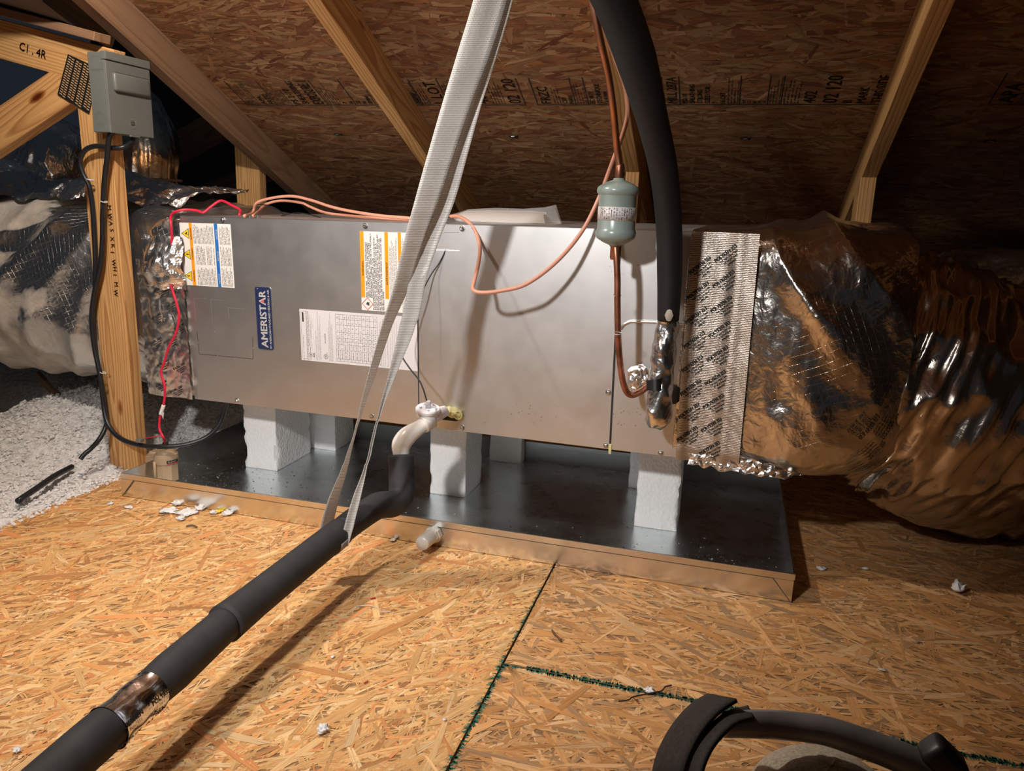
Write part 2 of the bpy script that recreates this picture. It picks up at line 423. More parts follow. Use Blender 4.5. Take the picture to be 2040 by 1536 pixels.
# ------------------------------------------------------------------ OSB panels made of real strands
def strands(name, W, H, n, main, spread, parent, M_, pal, Lr=(0.035, 0.12), Wr=(0.004, 0.017), hz=0.0009, dens_uni=0.25, keep=None):
    """W x H sheet in local xy (0..W, 0..H), strands lie on z=0 upwards"""
    r = RNG
    cx = r.uniform(-0.02, W+0.02, n); cy = r.uniform(-0.02, H+0.02, n)
    if keep is not None:
        k = keep(cx, cy); cx = cx[k]; cy = cy[k]; n = len(cx)
    th = np.where(r.random(n) < dens_uni, r.uniform(0, np.pi, n), r.normal(main, spread, n))
    big = r.random(n)**1.8
    L = Lr[0]+(Lr[1]-Lr[0])*big; w_ = Wr[0]+(Wr[1]-Wr[0])*r.random(n)**1.5
    ts = np.array([-0.5, -0.17, 0.17, 0.5])
    V = np.zeros((n, 8, 3)); UV = np.zeros((n, 8, 2))
    c, s = np.cos(th), np.sin(th)
    z0 = r.uniform(0.0, hz, n); tl = r.normal(0, 0.006, n); tw = r.normal(0, 0.03, n); bend = r.normal(0, 0.03, n)
    uo = r.uniform(0, 40, n); vo = r.uniform(0, 40, n)
    for i, t in enumerate(ts):
        for j, sd in enumerate((-0.5, 0.5)):
            q = i*2+j
            tt = t + (r.uniform(-0.1, 0.1, n) if i in (0, 3) else 0)
            wd = w_*sd*(r.uniform(0.45, 1.0, n) if i in (0, 3) else r.uniform(0.85, 1.1, n))
            a = tt*L; b_ = wd + bend*L*(0.25-tt*tt)
            V[:, q, 0] = np.clip(cx+a*c-b_*s, 0, W); V[:, q, 1] = np.clip(cy+a*s+b_*c, 0, H)
            V[:, q, 2] = np.maximum(z0+tl*a+tw*b_, -0.0003)
            UV[:, q, 0] = uo+a; UV[:, q, 1] = vo+b_
    V[:, :, 2] = np.minimum(V[:, :, 2], hz*1.5)
    q = np.array([[0, 2, 3, 1], [2, 4, 5, 3], [4, 6, 7, 5]])
    F = (np.arange(n)[:, None, None]*8+q[None]).reshape(-1)
    pal = np.array(pal); pi = r.integers(0, len(pal), n); f = r.uniform(0.8, 1.16, n)[:, None]
    C = np.clip(pal[pi]*f, 0, 1)
    # broad colour patches
    me = bpy.data.meshes.new(name)
    me.vertices.add(n*8); me.vertices.foreach_set('co', V.reshape(-1))
    me.loops.add(n*12); me.loops.foreach_set('vertex_index', F.astype(np.int32))
    me.polygons.add(n*3); me.polygons.foreach_set('loop_start', np.arange(0, n*12, 4, dtype=np.int32))
    try: me.polygons.foreach_set('loop_total', np.full(n*3, 4, dtype=np.int32))
    except Exception: pass
    me.update(calc_edges=True)
    uvl = me.uv_layers.new(name='UVMap'); uvl.data.foreach_set('uv', UV.reshape(-1, 2)[F].astype(np.float32).reshape(-1))
    ca = me.color_attributes.new('Col', 'FLOAT_COLOR', 'POINT')
    CC = np.ones((n, 8, 4)); CC[:, :, :3] = C[:, None, :]; ca.data.foreach_set('color', CC.astype(np.float32).reshape(-1))
    o = link(name, me, STRAND, parent, M_); o['kind'] = 'stuff'
    return o
PAL_F = [(0.78, 0.46, 0.19), (0.75, 0.41, 0.15), (0.82, 0.53, 0.25), (0.70, 0.34, 0.12), (0.76, 0.44, 0.17), (0.86, 0.60, 0.32), (0.74, 0.32, 0.12), (0.50, 0.24, 0.09), (0.78, 0.47, 0.20), (0.70, 0.40, 0.16), (0.80, 0.50, 0.22)]
PAL_F2 = [(0.74, 0.41, 0.17), (0.68, 0.35, 0.13), (0.78, 0.47, 0.22), (0.60, 0.29, 0.10), (0.70, 0.37, 0.15), (0.78, 0.49, 0.25), (0.44, 0.26, 0.13), (0.70, 0.38, 0.15), (0.56, 0.28, 0.10)]
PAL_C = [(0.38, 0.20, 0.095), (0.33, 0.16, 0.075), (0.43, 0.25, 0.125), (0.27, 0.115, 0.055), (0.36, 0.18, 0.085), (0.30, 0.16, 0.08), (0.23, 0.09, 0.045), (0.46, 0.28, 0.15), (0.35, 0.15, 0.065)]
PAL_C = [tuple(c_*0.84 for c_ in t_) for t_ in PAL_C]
floor = empty('floor', (0, 0, 0), kind='structure')
def floor_panel(x0, x1, y0, y1, n, main, spread, pal, uni):
    n = int(n*2.6)
    g = 0.0018
    p = box('osb_panel', (x0+g, y0+g, -0.018), (x1-g, y1-g, -0.0005), OSB, floor)
    strands('wood_strands', x1-x0-2*g, y1-y0-2*g, n, main, spread, p, Matrix.Translation((x0+g, y0+g, 0)), pal, Lr=(0.015, 0.10), Wr=(0.0014, 0.0105), hz=0.00045, dens_uni=uni)
    return p
def big_strands(p, x0, x1, y0, y1, n, main, spread, pal, uni):
    strands('large_strands', x1-x0-.006, y1-y0-.006, n, main, spread, p, Matrix.Translation((x0+.003, y0+.003, 0.0003)), pal, Lr=(0.05, 0.17), Wr=(0.004, 0.019), hz=0.00045, dens_uni=uni)
pA = floor_panel(-0.215, 0.962, -1.75, 0.9, 17500, 0.95, 0.45, PAL_F, 0.35)
big_strands(pA, -0.215, 0.962, -1.75, 0.9, 700, 0.95, 0.5, PAL_F, 0.4)
pB = floor_panel(0.962, 3.4, -0.516, 1.3, 15000, -0.15, 0.42, PAL_F2, 0.3)
big_strands(pB, 0.962, 3.4, -0.516, 1.3, 4200, -0.2, 0.5, PAL_F2, 0.3)
pC = floor_panel(0.962, 2.6, -1.75, -0.516, 8000, 0.1, 0.5, PAL_F2, 0.3)
big_strands(pC, 0.962, 2.6, -1.75, -0.516, 2000, 0.0, 0.5, PAL_F2, 0.3)
box('osb_panel', (0.964, 1.303, -0.018), (3.4, 2.6, 0.0), OSB, floor)
box('osb_panel', (-0.213, 0.903, -0.018), (0.960, 2.6, 0.0), OSB, floor)
# green sealer brushed over the sheet edges
def sealer(parent, a, b, side, n=700):
    V = []; F = []
    a = Vector(a); b = Vector(b); d = b-a; L = d.length; d.normalize(); nrm = Vector((-d.y, d.x, 0))*side
    for i in range(n):
        t = random.random()
        amp = 0.5+0.5*noise.noise(Vector((t*L*9, side*3.1, 0)))
        ln = random.uniform(0.002, 0.009)*(0.4+amp); wv = random.uniform(0.0006, 0.0022)
        p = a+d*t*L+nrm*random.uniform(-0.0012, 0.0005); s = d*random.uniform(-0.3, 0.3)*ln
        bi = len(V); z = 0.0014
        V += [p-d*wv+Vector((0, 0, z)), p+d*wv+Vector((0, 0, z)), p+s+nrm*ln+Vector((0, 0, z))]
        F.append((bi, bi+1, bi+2))
    o = mesh('edge_sealer', V, F, GREEN, parent); o['kind'] = 'stuff'
sealer(pC, (0.964, -0.518, 0), (2.3, -0.518, 0), -1, 1500)
sealer(pB, (1.0, -0.514, 0), (2.3, -0.514, 0), 1, 1300)
sealer(pC, (0.964, -1.6, 0), (0.964, -0.52, 0), -1, 700)
sealer(pA, (0.960, -1.6, 0), (0.960, -0.25, 0), 1, 350)
tag(mesh('floor_joint_filler', [(0.964, -0.519, -0.003), (2.6, -0.519, -0.003), (2.6, -0.513, -0.003), (0.964, -0.513, -0.003), (0.959, -1.7, -0.005), (0.965, -1.7, -0.005), (0.965, 0.9, -0.005), (0.959, 0.9, -0.005)],
         [(0, 1, 2, 3), (4, 5, 6, 7)], simple('dark_green_joint', (0.01, 0.06, 0.042), 0.9), floor), kind=None)

# ------------------------------------------------------------------ roof deck
TR = 0.46898; ZR = 1.1225; TH = math.atan(TR); ZD = ZR+0.0889/math.cos(TH)
def deckM(x, y, flip=True):
    # local x -> world -x ... keep (x right, y down-slope, z out of the deck towards the room)
    m = Matrix.Identity(4)
    X = Vector((1, 0, 0)); S = Vector((0, math.cos(TH), -math.sin(TH))); Nn = X.cross(-S)  # points down into the room
    Nn = Vector((0, -math.sin(TH), -math.cos(TH)))
    # right handed frame: X, Y, Z with Z = Nn -> Y = Nn x X
    Yv = Nn.cross(X)
    for i in range(3): m[i][0] = X[i]; m[i][1] = Yv[i]; m[i][2] = Nn[i]
    p = (x, y, ZD-TR*y)
    for i in range(3): m[i][3] = p[i]
    return m, Yv
ceiling = empty('ceiling', (0.8, 0.0, ZD), kind='structure')
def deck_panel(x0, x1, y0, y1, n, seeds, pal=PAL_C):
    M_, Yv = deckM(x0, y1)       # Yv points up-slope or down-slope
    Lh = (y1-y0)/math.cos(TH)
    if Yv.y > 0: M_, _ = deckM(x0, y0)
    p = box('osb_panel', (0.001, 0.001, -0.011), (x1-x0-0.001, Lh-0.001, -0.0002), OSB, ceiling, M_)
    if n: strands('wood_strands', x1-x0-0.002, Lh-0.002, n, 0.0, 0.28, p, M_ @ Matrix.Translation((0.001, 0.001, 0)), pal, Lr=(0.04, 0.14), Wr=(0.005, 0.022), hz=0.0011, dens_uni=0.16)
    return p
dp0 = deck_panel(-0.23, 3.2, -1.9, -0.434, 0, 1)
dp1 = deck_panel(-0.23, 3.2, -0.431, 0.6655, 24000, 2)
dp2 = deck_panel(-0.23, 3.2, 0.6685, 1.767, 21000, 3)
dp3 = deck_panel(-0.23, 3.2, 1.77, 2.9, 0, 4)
box('osb_panel', (-1.6, -5.2, -0.018), (3.4, -1.752, -0.0005), OSB, floor)
M2, Y2 = deckM(0, 0)
for (ya, yb, za, zb) in ((-2.7, -1.9, ZD+TR*2.7, ZD+TR*1.9), (-2.7, -5.4, ZD+TR*2.7, ZD)):
    me_ = mesh('osb_panel', [(-1.6, ya, za), (3.4, ya, za), (3.4, yb, zb), (-1.6, yb, zb)], [(0, 1, 2, 3)], ROOFOSB, ceiling)
# printed grade stamps; u runs up the slope, v runs left
def deck_f(u, v):
    # u metres up-slope from the stamp base line (y=0.5215), v leftwards from x=0
    y = 0.5215-u*math.cos(TH)
    return Vector((-v, y, ZD-TR*y))+Vector((0, -math.sin(TH), -math.cos(TH)))*0.0019
def stamp(x0, items, h=0.118):
    P = Print(deck_f); r = random.Random(int(x0*100))
    x = x0; x_end = x0+sum(i[1] for i in items)
    P.quad(-0.003, -x_end, 0.0, -x0)
    for kind, wd, txt in items:
        if kind == '|': P.quad(0, -(x+0.003), h, -x)
        elif kind == 't':
            lines = txt.split('/'); lw = wd/len(lines)
            for i, t in enumerate(lines):
                L = text_geo(t)[2]
                sz = min(lw*1.05, (h*0.9)/max(L, 0.1))
                sz = lw*1.0
                P.text(t, 0.006, -(x+lw*(i+0.85)), sz*0.95, width=min(h*0.92, L*sz*0.8), bold=0.0006)
        elif kind == 'm':
            k = max(1, int(wd/0.007))
            for i in range(k): P.micro(0.004, h*r.uniform(0.5, 0.95), -(x+(i+0.8)*wd/k), 0.0042, r, 0.004)
        x += wd
    return P.build('grade_stamp', INKW, dp1)
stamp(-0.17, [('|', .006, ''), ('m', .045, ''), ('t', .05, 'APA/FRZC'), ('|', .004, ''), ('m', .05, ''), ('t', .06, 'PS 2-10/SHEATHING'), ('t', .05, 'EXPOSURE 1'), ('|', .004, ''), ('m', .045, ''), ('t', .04, '7/16'), ('|', .004, ''), ('t', .055, '32/16/SPAN'), ('m', .04, ''), ('|', .004, ''), ('t', .1, 'MILL 287A/1/2 CAT/SIZED'), ('|', .006, '')])
stamp(0.36, [('|', .006, ''), ('m', .05, ''), ('t', .05, '1 LOT'), ('|', .005, ''), ('m', .07, ''), ('t', .05, '402'), ('m', .04, ''), ('t', .05, '02 120'), ('|', .004, '')])
stamp(0.715, [('|', .006, ''), ('t', .04, 'FRZC'), ('m', .022, ''), ('t', .035, 'CSO/MARK'), ('|', .004, ''), ('m', .03, ''), ('|', .003, ''), ('t', .058, 'EC 0171/TECHNIQUE/14 9 MM'), ('m', .1, '')])
stamp(1.045, [('|', .005, ''), ('t', .036, 'MILL 287A'), ('|', .004, ''), ('t', .11, 'PS2-10/SHEATHING/STRONG/SIZED FOR/7/16 CAT'), ('m', .03, ''), ('|', .006, ''), ('t', .06, '119/22/16/24/16'), ('|', .003, ''), ('m', .028, ''), ('|', .004, ''), ('m', .04, ''), ('t', .042, '402'), ('t', .05, '02 120'), ('t', .06, 'B/MARK'), ('t', .04, 'THIS SIDE')])
stamp(1.78, [('|', .006, ''), ('t', .05, 'APA'), ('m', .05, ''), ('|', .005, ''), ('t', .1, 'MILL 287A/1/2 CAT'), ('|', .005, '')])
# sheathing clips at the seam
for i, px in enumerate((672, 1022, 1485, 1975)):
    q = deck_f(0, 0); x = at(px, 272, Y=0.66).x
    m_, _ = deckM(x, 0.667)
    c = empty('sheathing_clip', (x, 0.667, ZD-TR*0.667), ['dark steel plywood clip on the deck seam between the left two rafters', 'steel plywood clip on the roof deck seam right of the white strap', 'steel plywood clip on the roof deck seam right of the black hose', 'dark steel plywood clip on the deck seam at the far right'][i], 'clip', 'sheathing clips')
    bm = bmesh.new(); bm_box(bm, (-0.013, -0.006, 0.0005), (0.013, 0.006, 0.003), 0.001); from_bm('clip_plate', bm, PLATE, c, m_)
    V, F = tube_geo([m_ @ Vector((-0.01, -0.004, 0.004)), m_ @ Vector((-0.004, 0.006, 0.006)), m_ @ Vector((0.004, 0.006, 0.006)), m_ @ Vector((0.01, -0.004, 0.004))], 0.0016, 6)
    mesh('clip_spring', V, F, STEEL, c)

# ------------------------------------------------------------------ timber
def board(name, p0, p1, wdt, thk, wdir, mt, parent=None, **tg):
    """length along local x; wdir = direction of the wide face edge (local y); thk along local z"""
    p0 = Vector(p0); p1 = Vector(p1); X = (p1-p0); L = X.length; X.normalize()
    Yd = Vector(wdir); Yd = (Yd-X*Yd.dot(X)).normalized(); Zd = X.cross(Yd)
    m = Matrix.Identity(4)
    for i in range(3): m[i][0] = X[i]; m[i][1] = Yd[i]; m[i][2] = Zd[i]; m[i][3] = p0[i]
    o = box(name, (0, -wdt/2, -thk/2), (L, wdt/2, thk/2), mt, parent, m, 0.0015, 1)
    tag(o, **tg)
    return o
def rafter_line(x, y, drop=0.0):  # centre line of a rafter (bottom face at ZR - TR*y)
    return Vector((x, y, ZR-TR*y+0.0445/math.cos(TH)-drop))
SD = Vector((0, math.sin(TH), math.cos(TH)))
def truss(x, label, y0=-1.9, y1=2.2, web=True, mt=PINE, webz=0.812, wy=0.66):
    t = empty('roof_truss', (x, 0.66, 0), label, 'truss', 'roof trusses')
    board('rafter', rafter_line(x, y0), rafter_line(x, y1), 0.0889, 0.038, SD, mt, t)
    if web:
        board('web_post', (x, wy+0.0445, -0.02), (x, wy+0.0445, webz+0.02), 0.0889, 0.038, (0, 1, 0), mt, t)
    return t
XA, XM, XD = 0.3318+0.019, 0.9414+0.019, 1.551+0.019
trA = truss(XA, 'roof truss whose amber rafter runs down behind the white strap')
trM = truss(XM, 'roof truss behind the copper tubes and black hose')
trD = truss(XD, 'roof truss at the right with its post rising from behind the foil duct')
truss(XD+0.6096, 'roof truss outside the lit area at the far right', web=False)
# left truss (aged, smoother timber)
tL = empty('roof_truss', (-0.23, 0.6, 0), 'smooth brown roof truss running down from the upper left over the flexible ducts', 'truss', 'roof trusses')
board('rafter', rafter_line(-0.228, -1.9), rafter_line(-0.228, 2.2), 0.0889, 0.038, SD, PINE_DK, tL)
a = at(466, 300, Y=0.70)
board('web_post', (a.x+0.0465, 0.719, 0.0), (a.x+0.0465, 0.719, 0.93), 0.0889, 0.038, (1, 0, 0), PINE, tL)
# dark beam crossing behind the left truss
bp0 = at(300, 325, Y=0.95); bp1 = at(520, 205, Y=0.95)
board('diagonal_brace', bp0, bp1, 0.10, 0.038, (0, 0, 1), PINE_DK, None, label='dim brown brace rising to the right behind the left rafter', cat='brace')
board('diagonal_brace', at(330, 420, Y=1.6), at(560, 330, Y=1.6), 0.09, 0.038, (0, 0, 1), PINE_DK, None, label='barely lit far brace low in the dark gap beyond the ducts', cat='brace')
# end truss facing the camera, with its tall post
tE = empty('gable_truss', (-0.235, 0.02, 0), 'bright pine truss at the left with tall post, diagonal and dark nail plate', 'truss')
POST = board('post', (-0.2345, 0.019, -0.12), (-0.2345, 0.019, 1.02), 0.0889, 0.038, (1, 0, 0), PINE, tE)
c0 = (at(0, 28, Y=0)+at(0, 65, Y=0))/2; c1 = (at(125, 141, Y=0)+at(215, 90, Y=0))/2
pL = at(-60, 45, Y=0.019); pR = at(205, 120, Y=0.019)
t_up = (at(0, 28, Y=0)-at(0, 65, Y=0))
p_a = at(-80, 22, Y=0.019); p_b = at(60, 72, Y=0.019)
top0 = at(-70, 14, Y=0.019); top1 = at(225, 93, Y=0.019); dv = (top1-top0).normalized(); dn = Vector((dv.z, 0, -dv.x))
if dn.z > 0: dn = -dn
board('top_chord', top0+dn*0.05, top1+dn*0.05+dv*0.02, 0.089, 0.038, dn, PINE, tE)
dg0 = at(-40, 292, Y=0.019); dg1 = at(150, 165, Y=0.019)
board('diagonal_web', dg0, dg1+Vector((0.0, 0, 0)), 0.0889, 0.037, (0, 0, 1), PINE, tE)
# strip of framing lying on top of the chord (edge grain)
board('edge_strip', top0+Vector((0, -0.03, 0.012)), top1+Vector((0, -0.03, 0.012)), 0.02, 0.05, (0, 0, 1), PINE_DK, tE)
# nail plate
PA, PB, PC_, PD_ = at(136, 108, Y=-0.002), at(197, 136, Y=-0.002), at(115, 188, Y=-0.002), at(178, 227, Y=-0.002)
def plate_f(u, v, off=0.0):  # u across 0..1, v down 0..1
    p = (PA*(1-u)+PB*u)*(1-v)+(PC_*(1-u)+PD_*u)*v
    return p+Vector((0, -off, 0))
V = [plate_f(0, 0), plate_f(1, 0), plate_f(1, 1), plate_f(0, 1), plate_f(0, 0, .0012), plate_f(1, 0, .0012), plate_f(1, 1, .0012), plate_f(0, 1, .0012)]
npl = mesh('nail_plate', V, [(0, 1, 2, 3), (4, 7, 6, 5), (0, 4, 5, 1), (1, 5, 6, 2), (2, 6, 7, 3), (3, 7, 4, 0)], PLATE, tE)
V = []; F = []
for cu in range(4):
    for rv in range(17):
        u = 0.05+cu*0.25; v = 0.03+rv*0.056+(cu % 2)*0.02
        if v > 0.94: continue
        for k in range(2):
            uu = u+k*0.105; vv = v+k*0.018; b0 = len(V)
            V += [plate_f(uu, vv, .0016), plate_f(uu+0.085, vv+0.006, .0016), plate_f(uu+0.085, vv+0.03, .0016), plate_f(uu, vv+0.024, .0016)]
            F.append((b0, b0+1, b0+2, b0+3))
mesh('tooth_slots', V, F, simple('slot_wood', (0.5, 0.3, 0.15), 0.7), npl)['kind'] = 'stuff'
# handwriting on the chord and stamp marks down the post
P = Print(lambda u, v: at(0, 0, Y=0)+Vector((0, 0, 0))) if False else None
def chord_f(u, v):
    o = top1+dn*0.05-dv*0.04
    return o-dv*(-u)+(-dn)*v+Vector((0, -0.0212, 0))
P = Print(chord_f); P.text('C1 . 4R', -0.205, -0.012, 0.026, bold=0.0004, ang=-0.06); P.build('pencil_mark', simple('marker_ink', (0.20, 0.09, 0.06), 0.8), tE)
P = Print(lambda u, v: Vector((-0.206, -0.0011, 0.70))+Vector((0, 0, -1))*u+Vector((1, 0, 0))*v)
r = random.Random(5)
for i, t in enumerate(('M', 'W', 'A', 'S', 'X', 'K', 'I', 'W', 'H', 'I', 'M', 'W')):
    P.text(t, 0.02+i*0.0185, r.uniform(-0.012, -0.008), 0.016, bold=0.0003)
P.build('ink_mark', simple('post_ink', (0.22, 0.10, 0.045), 0.8), tE)
# hip roof sheets above the left trusses
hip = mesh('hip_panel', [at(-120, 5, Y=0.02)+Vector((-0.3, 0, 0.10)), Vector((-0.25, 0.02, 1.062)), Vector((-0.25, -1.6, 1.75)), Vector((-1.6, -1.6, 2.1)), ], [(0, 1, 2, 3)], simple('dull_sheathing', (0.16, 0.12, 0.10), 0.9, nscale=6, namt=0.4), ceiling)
jr0 = atd(100, -15, 1.95); jr1 = atd(224, 72, 1.95)
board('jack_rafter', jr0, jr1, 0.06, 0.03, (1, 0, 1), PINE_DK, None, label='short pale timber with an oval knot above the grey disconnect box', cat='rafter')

# ------------------------------------------------------------------ blown insulation at the left
V = []; F = []; nx, ny = 60, 90
def ins_z(x, y):
    e = max(0.0, -0.205-x)
    base = -0.015+min(1.0, e/0.1)*0.02+max(0, (y+0.15))*0.0
    hill = 0.10*math.exp(-((x+0.62)**2/0.045+(y-0.22)**2/0.07)) + 0.16*max(0, min(1, (y-0.25)/0.6))
    n_ = noise.fractal(Vector((x*7, y*7, 0.3)), 1.0, 2.0, 4)*0.022+noise.noise(Vector((x*40, y*40, 0)))*0.005
    return base+hill+n_*min(1, e/0.05+0.25)
for j in range(ny):
    for i in range(nx):
        x = -1.9+1.73*i/(nx-1); y = -1.2+2.8*j/(ny-1)
        V.append((x, y, ins_z(x, y)))
for j in range(ny-1):
    for i in range(nx-1):
        a = j*nx+i; F.append((a, a+1, a+nx+1, a+nx))
def m_ins():
    m, nt, b = mat('white_blown_insulation')
    n = N(nt, 'ShaderNodeTexNoise', inp={'Scale': 55.0, 'Detail': 6.0}); nt.links.new(coords(nt), n.inputs['Vector'])
    r = ramp(nt, [(0.3, (0.55, 0.53, 0.51)), (0.6, (0.83, 0.82, 0.80))], n.outputs[0]); nt.links.new(r.outputs[0], b.inputs['Base Color'])
    b.inputs['Roughness'].default_value = 0.95; bump(nt, b, n.outputs[0], 0.9, 0.012); return m
INS = m_ins()
ins = mesh('blown_insulation', V, F, INS, None, smooth=True)
tag(ins, 'white fluffy blown insulation filling the bay left of the plywood floor', 'insulation', kind='stuff')
# tufts
V = []; F = []
oc = [Vector(v) for v in ((1, 0, 0), (-1, 0, 0), (0, 1, 0), (0, -1, 0), (0, 0, 1), (0, 0, -1))]
of = [(0, 2, 4), (2, 1, 4), (1, 3, 4), (3, 0, 4), (2, 0, 5), (1, 2, 5), (3, 1, 5), (0, 3, 5)]
rr = random.Random(3)
for k in range(15000):
    x = -0.2-abs(rr.gauss(0, 0.42)); y = rr.uniform(-0.8, 0.75)
    if x < -1.7: continue
    if x > -0.212: x = -0.2+rr.uniform(-0.02, 0.012)*(1 if rr.random() < 0.5 else 0.3)
    s = rr.uniform(0.0016, 0.0065); z = max(ins_z(x, y), 0.0 if x > -0.215 else -1)+rr.uniform(0, 0.004)
    b0 = len(V); M3 = Matrix.Rotation(rr.uniform(0, 6), 3, 'Z') @ Matrix.Rotation(rr.uniform(0, 3), 3, 'X')
    for o_ in oc:
        V.append(Vector((x, y, z))+M3 @ Vector((o_.x*s*rr.uniform(0.6, 1.9), o_.y*s*rr.uniform(0.5, 1.2), o_.z*s*rr.uniform(0.4, 1.1))))
    F += [(b0+a, b0+b2, b0+c) for a, b2, c in of]
tf = mesh('insulation_tufts', V, F, WOOL, ins); tf['kind'] = 'stuff'

board('wooden_stick', at(75, 745, Y=0.35), at(160, 842, Y=0.25), 0.02, 0.015, (0, 0, 1), PINE_DK, None, label='thin dim wooden stick slanting under the mastic smeared duct', cat='stick')
tag(tube('drain_stub', [at(152, 838, Y=0.2), at(215, 836, Y=0.2)], 0.009, PVCY, None, 12), 'short pale pipe stub lying in the dark behind the post', 'pipe')

# ------------------------------------------------------------------ drain pan
PX0, PX1, PY0, PY1, PH = -0.1037, 1.4203, -0.1488, 0.4675, 0.0584
pan = empty('drain_pan', (0.66, 0.16, 0), 'long shallow galvanised drain pan on the plywood beneath the air handler', 'pan')
t = 0.0012
box('pan_floor', (PX0+t, PY0+t, 0.0025), (PX1-t, PY1-t, 0.0037), PAN, pan)
WL, HL = PX1-PX0, PH
def pan_wall(name, lo, hi): return box(name, lo, hi, PANW, pan)
pan_wall('front_wall', (PX0, PY0, 0.002), (PX1, PY0+t, PH))
box('back_wall', (PX0, PY1-t, 0.002), (PX1, PY1, PH), m_galv('galvanised_shaded', (0.30, 0.31, 0.31), 0.5, 0.03), pan)  # darker copy of the pan metal: shade under the cabinet put into the colour
pan_wall('side_wall', (PX0, PY0, 0.002), (PX0+t, PY1, PH))
pan_wall('side_wall', (PX1-t, PY0, 0.002), (PX1, PY1, PH))
# hemmed rim: a folded strip along the outside top, bright along the fold
for nm, lo, hi in (('rim_hem', (PX0, PY0-0.0022, PH-0.012), (PX1, PY0+0.0016, PH+0.0006)), ('rim_hem', (PX0, PY1-0.0016, PH-0.012), (PX1, PY1+0.002, PH+0.0006)),
                   ('rim_hem', (PX0-0.002, PY0, PH-0.012), (PX0+0.0016, PY1, PH+0.0006)), ('rim_hem', (PX1-0.0016, PY0, PH-0.012), (PX1+0.002, PY1, PH+0.0006))):
    box(nm, lo, hi, bpy.data.materials['galvanised_shaded'] if lo[1] > 0.3 else PANW, pan, bev=0.0004)
box('rim_edge', (PX0, PY0-0.0024, PH-0.0002), (PX1, PY0+0.0018, PH+0.0012), EDGE, pan)
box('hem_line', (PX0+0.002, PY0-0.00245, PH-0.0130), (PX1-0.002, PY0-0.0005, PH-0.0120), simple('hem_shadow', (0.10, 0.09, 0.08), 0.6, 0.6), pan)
# corner folds (triangular lapped flaps)
for sx, xe in ((1, PX0), (-1, PX1)):
    V = [(xe, PY0-0.0028, 0.003), (xe, PY0-0.0028, PH-0.012), (xe+sx*0.036, PY0-0.0028, PH-0.012), (xe+sx*0.001, PY0-0.0012, 0.003), (xe+sx*0.001, PY0-0.0012, PH-0.012), (xe+sx*0.038, PY0-0.0010, PH-0.012)]
    mesh('fold_line', [(xe+sx*0.001, PY0-0.0031, 0.003), (xe+sx*0.0024, PY0-0.0031, 0.003), (xe+sx*0.0375, PY0-0.0031, PH-0.013), (xe+sx*0.036, PY0-0.0031, PH-0.012)], [(0, 1, 2, 3)], DARKGAP, pan)
    mesh('corner_fold', V, [(0, 1, 2) if sx < 0 else (0, 2, 1), (0, 3, 5, 2) if sx < 0 else (0, 2, 5, 3)], PANW, pan)
# drain outlet on the front
fm = frame((-0.10, -1, 0.0), (0.700, PY0-0.001, 0.030))
lathe('outlet_nut', [(0, 0), (0.0185, 0), (0.0185, 0.012), (0.0165, 0.013), (0.0165, 0.02), (0, 0.02)], fm, PVCY, pan, 8, False)
lathe('outlet_stub', [(0.0135, 0.012), (0.0150, 0.018), (0.0150, 0.055), (0.0142, 0.0575), (0, 0.0575)], fm, PVCY, pan, 28)
# dirt lying in the pan
V = []; F = []; rr = random.Random(9)
def speck(x, y, s, z=0.0038):
    b0 = len(V); a = rr.uniform(0, 6.28); n = rr.choice((3, 4, 5))
    for k in range(n):
        q = a+6.283*k/n; V.append((x+math.cos(q)*s*rr.uniform(.5, 1.3), y+math.sin(q)*s*rr.uniform(.4, 1), z+rr.uniform(0, s*0.4)))
    F.append(tuple(range(b0, b0+n)))
for k in range(1500):
    c = rr.choice(((0.02, 0.0, .10, .08), (0.0, 0.12, .06, .1), (0.55, -0.03, .35, .05), (1.0, -0.05, .25, .05), (1.30, -0.06, .07, .05), (0.25, -0.02, .15, .06)))
    x = rr.gauss(c[0], c[2]); y = rr.gauss(c[1], c[3])
    if PX0+0.01 < x < PX1-0.01 and PY0+0.006 < y < PY1-0.01: speck(x, y, rr.choice((0.0005, 0.0007, 0.001, 0.0022 if rr.random() < .25 else .0008)))
tag(mesh('pan_dirt', V, F, simple('pale_specks', (0.55, 0.55, 0.52), 0.8), pan), kind='stuff')
V = []; F = []
for k in range(260):
    x = rr.gauss(rr.choice((0.05, 0.13, 0.35, 1.05)), 0.1); y = rr.gauss(0.05, 0.08)
    if PX0+0.01 < x < PX1-0.01 and PY0+0.006 < y < PY1-0.01: speck(x, y, rr.uniform(0.0008, 0.003))
tag(mesh('pan_grit', V, F, simple('dark_specks', (0.02, 0.02, 0.018), 0.9), pan), kind='stuff')

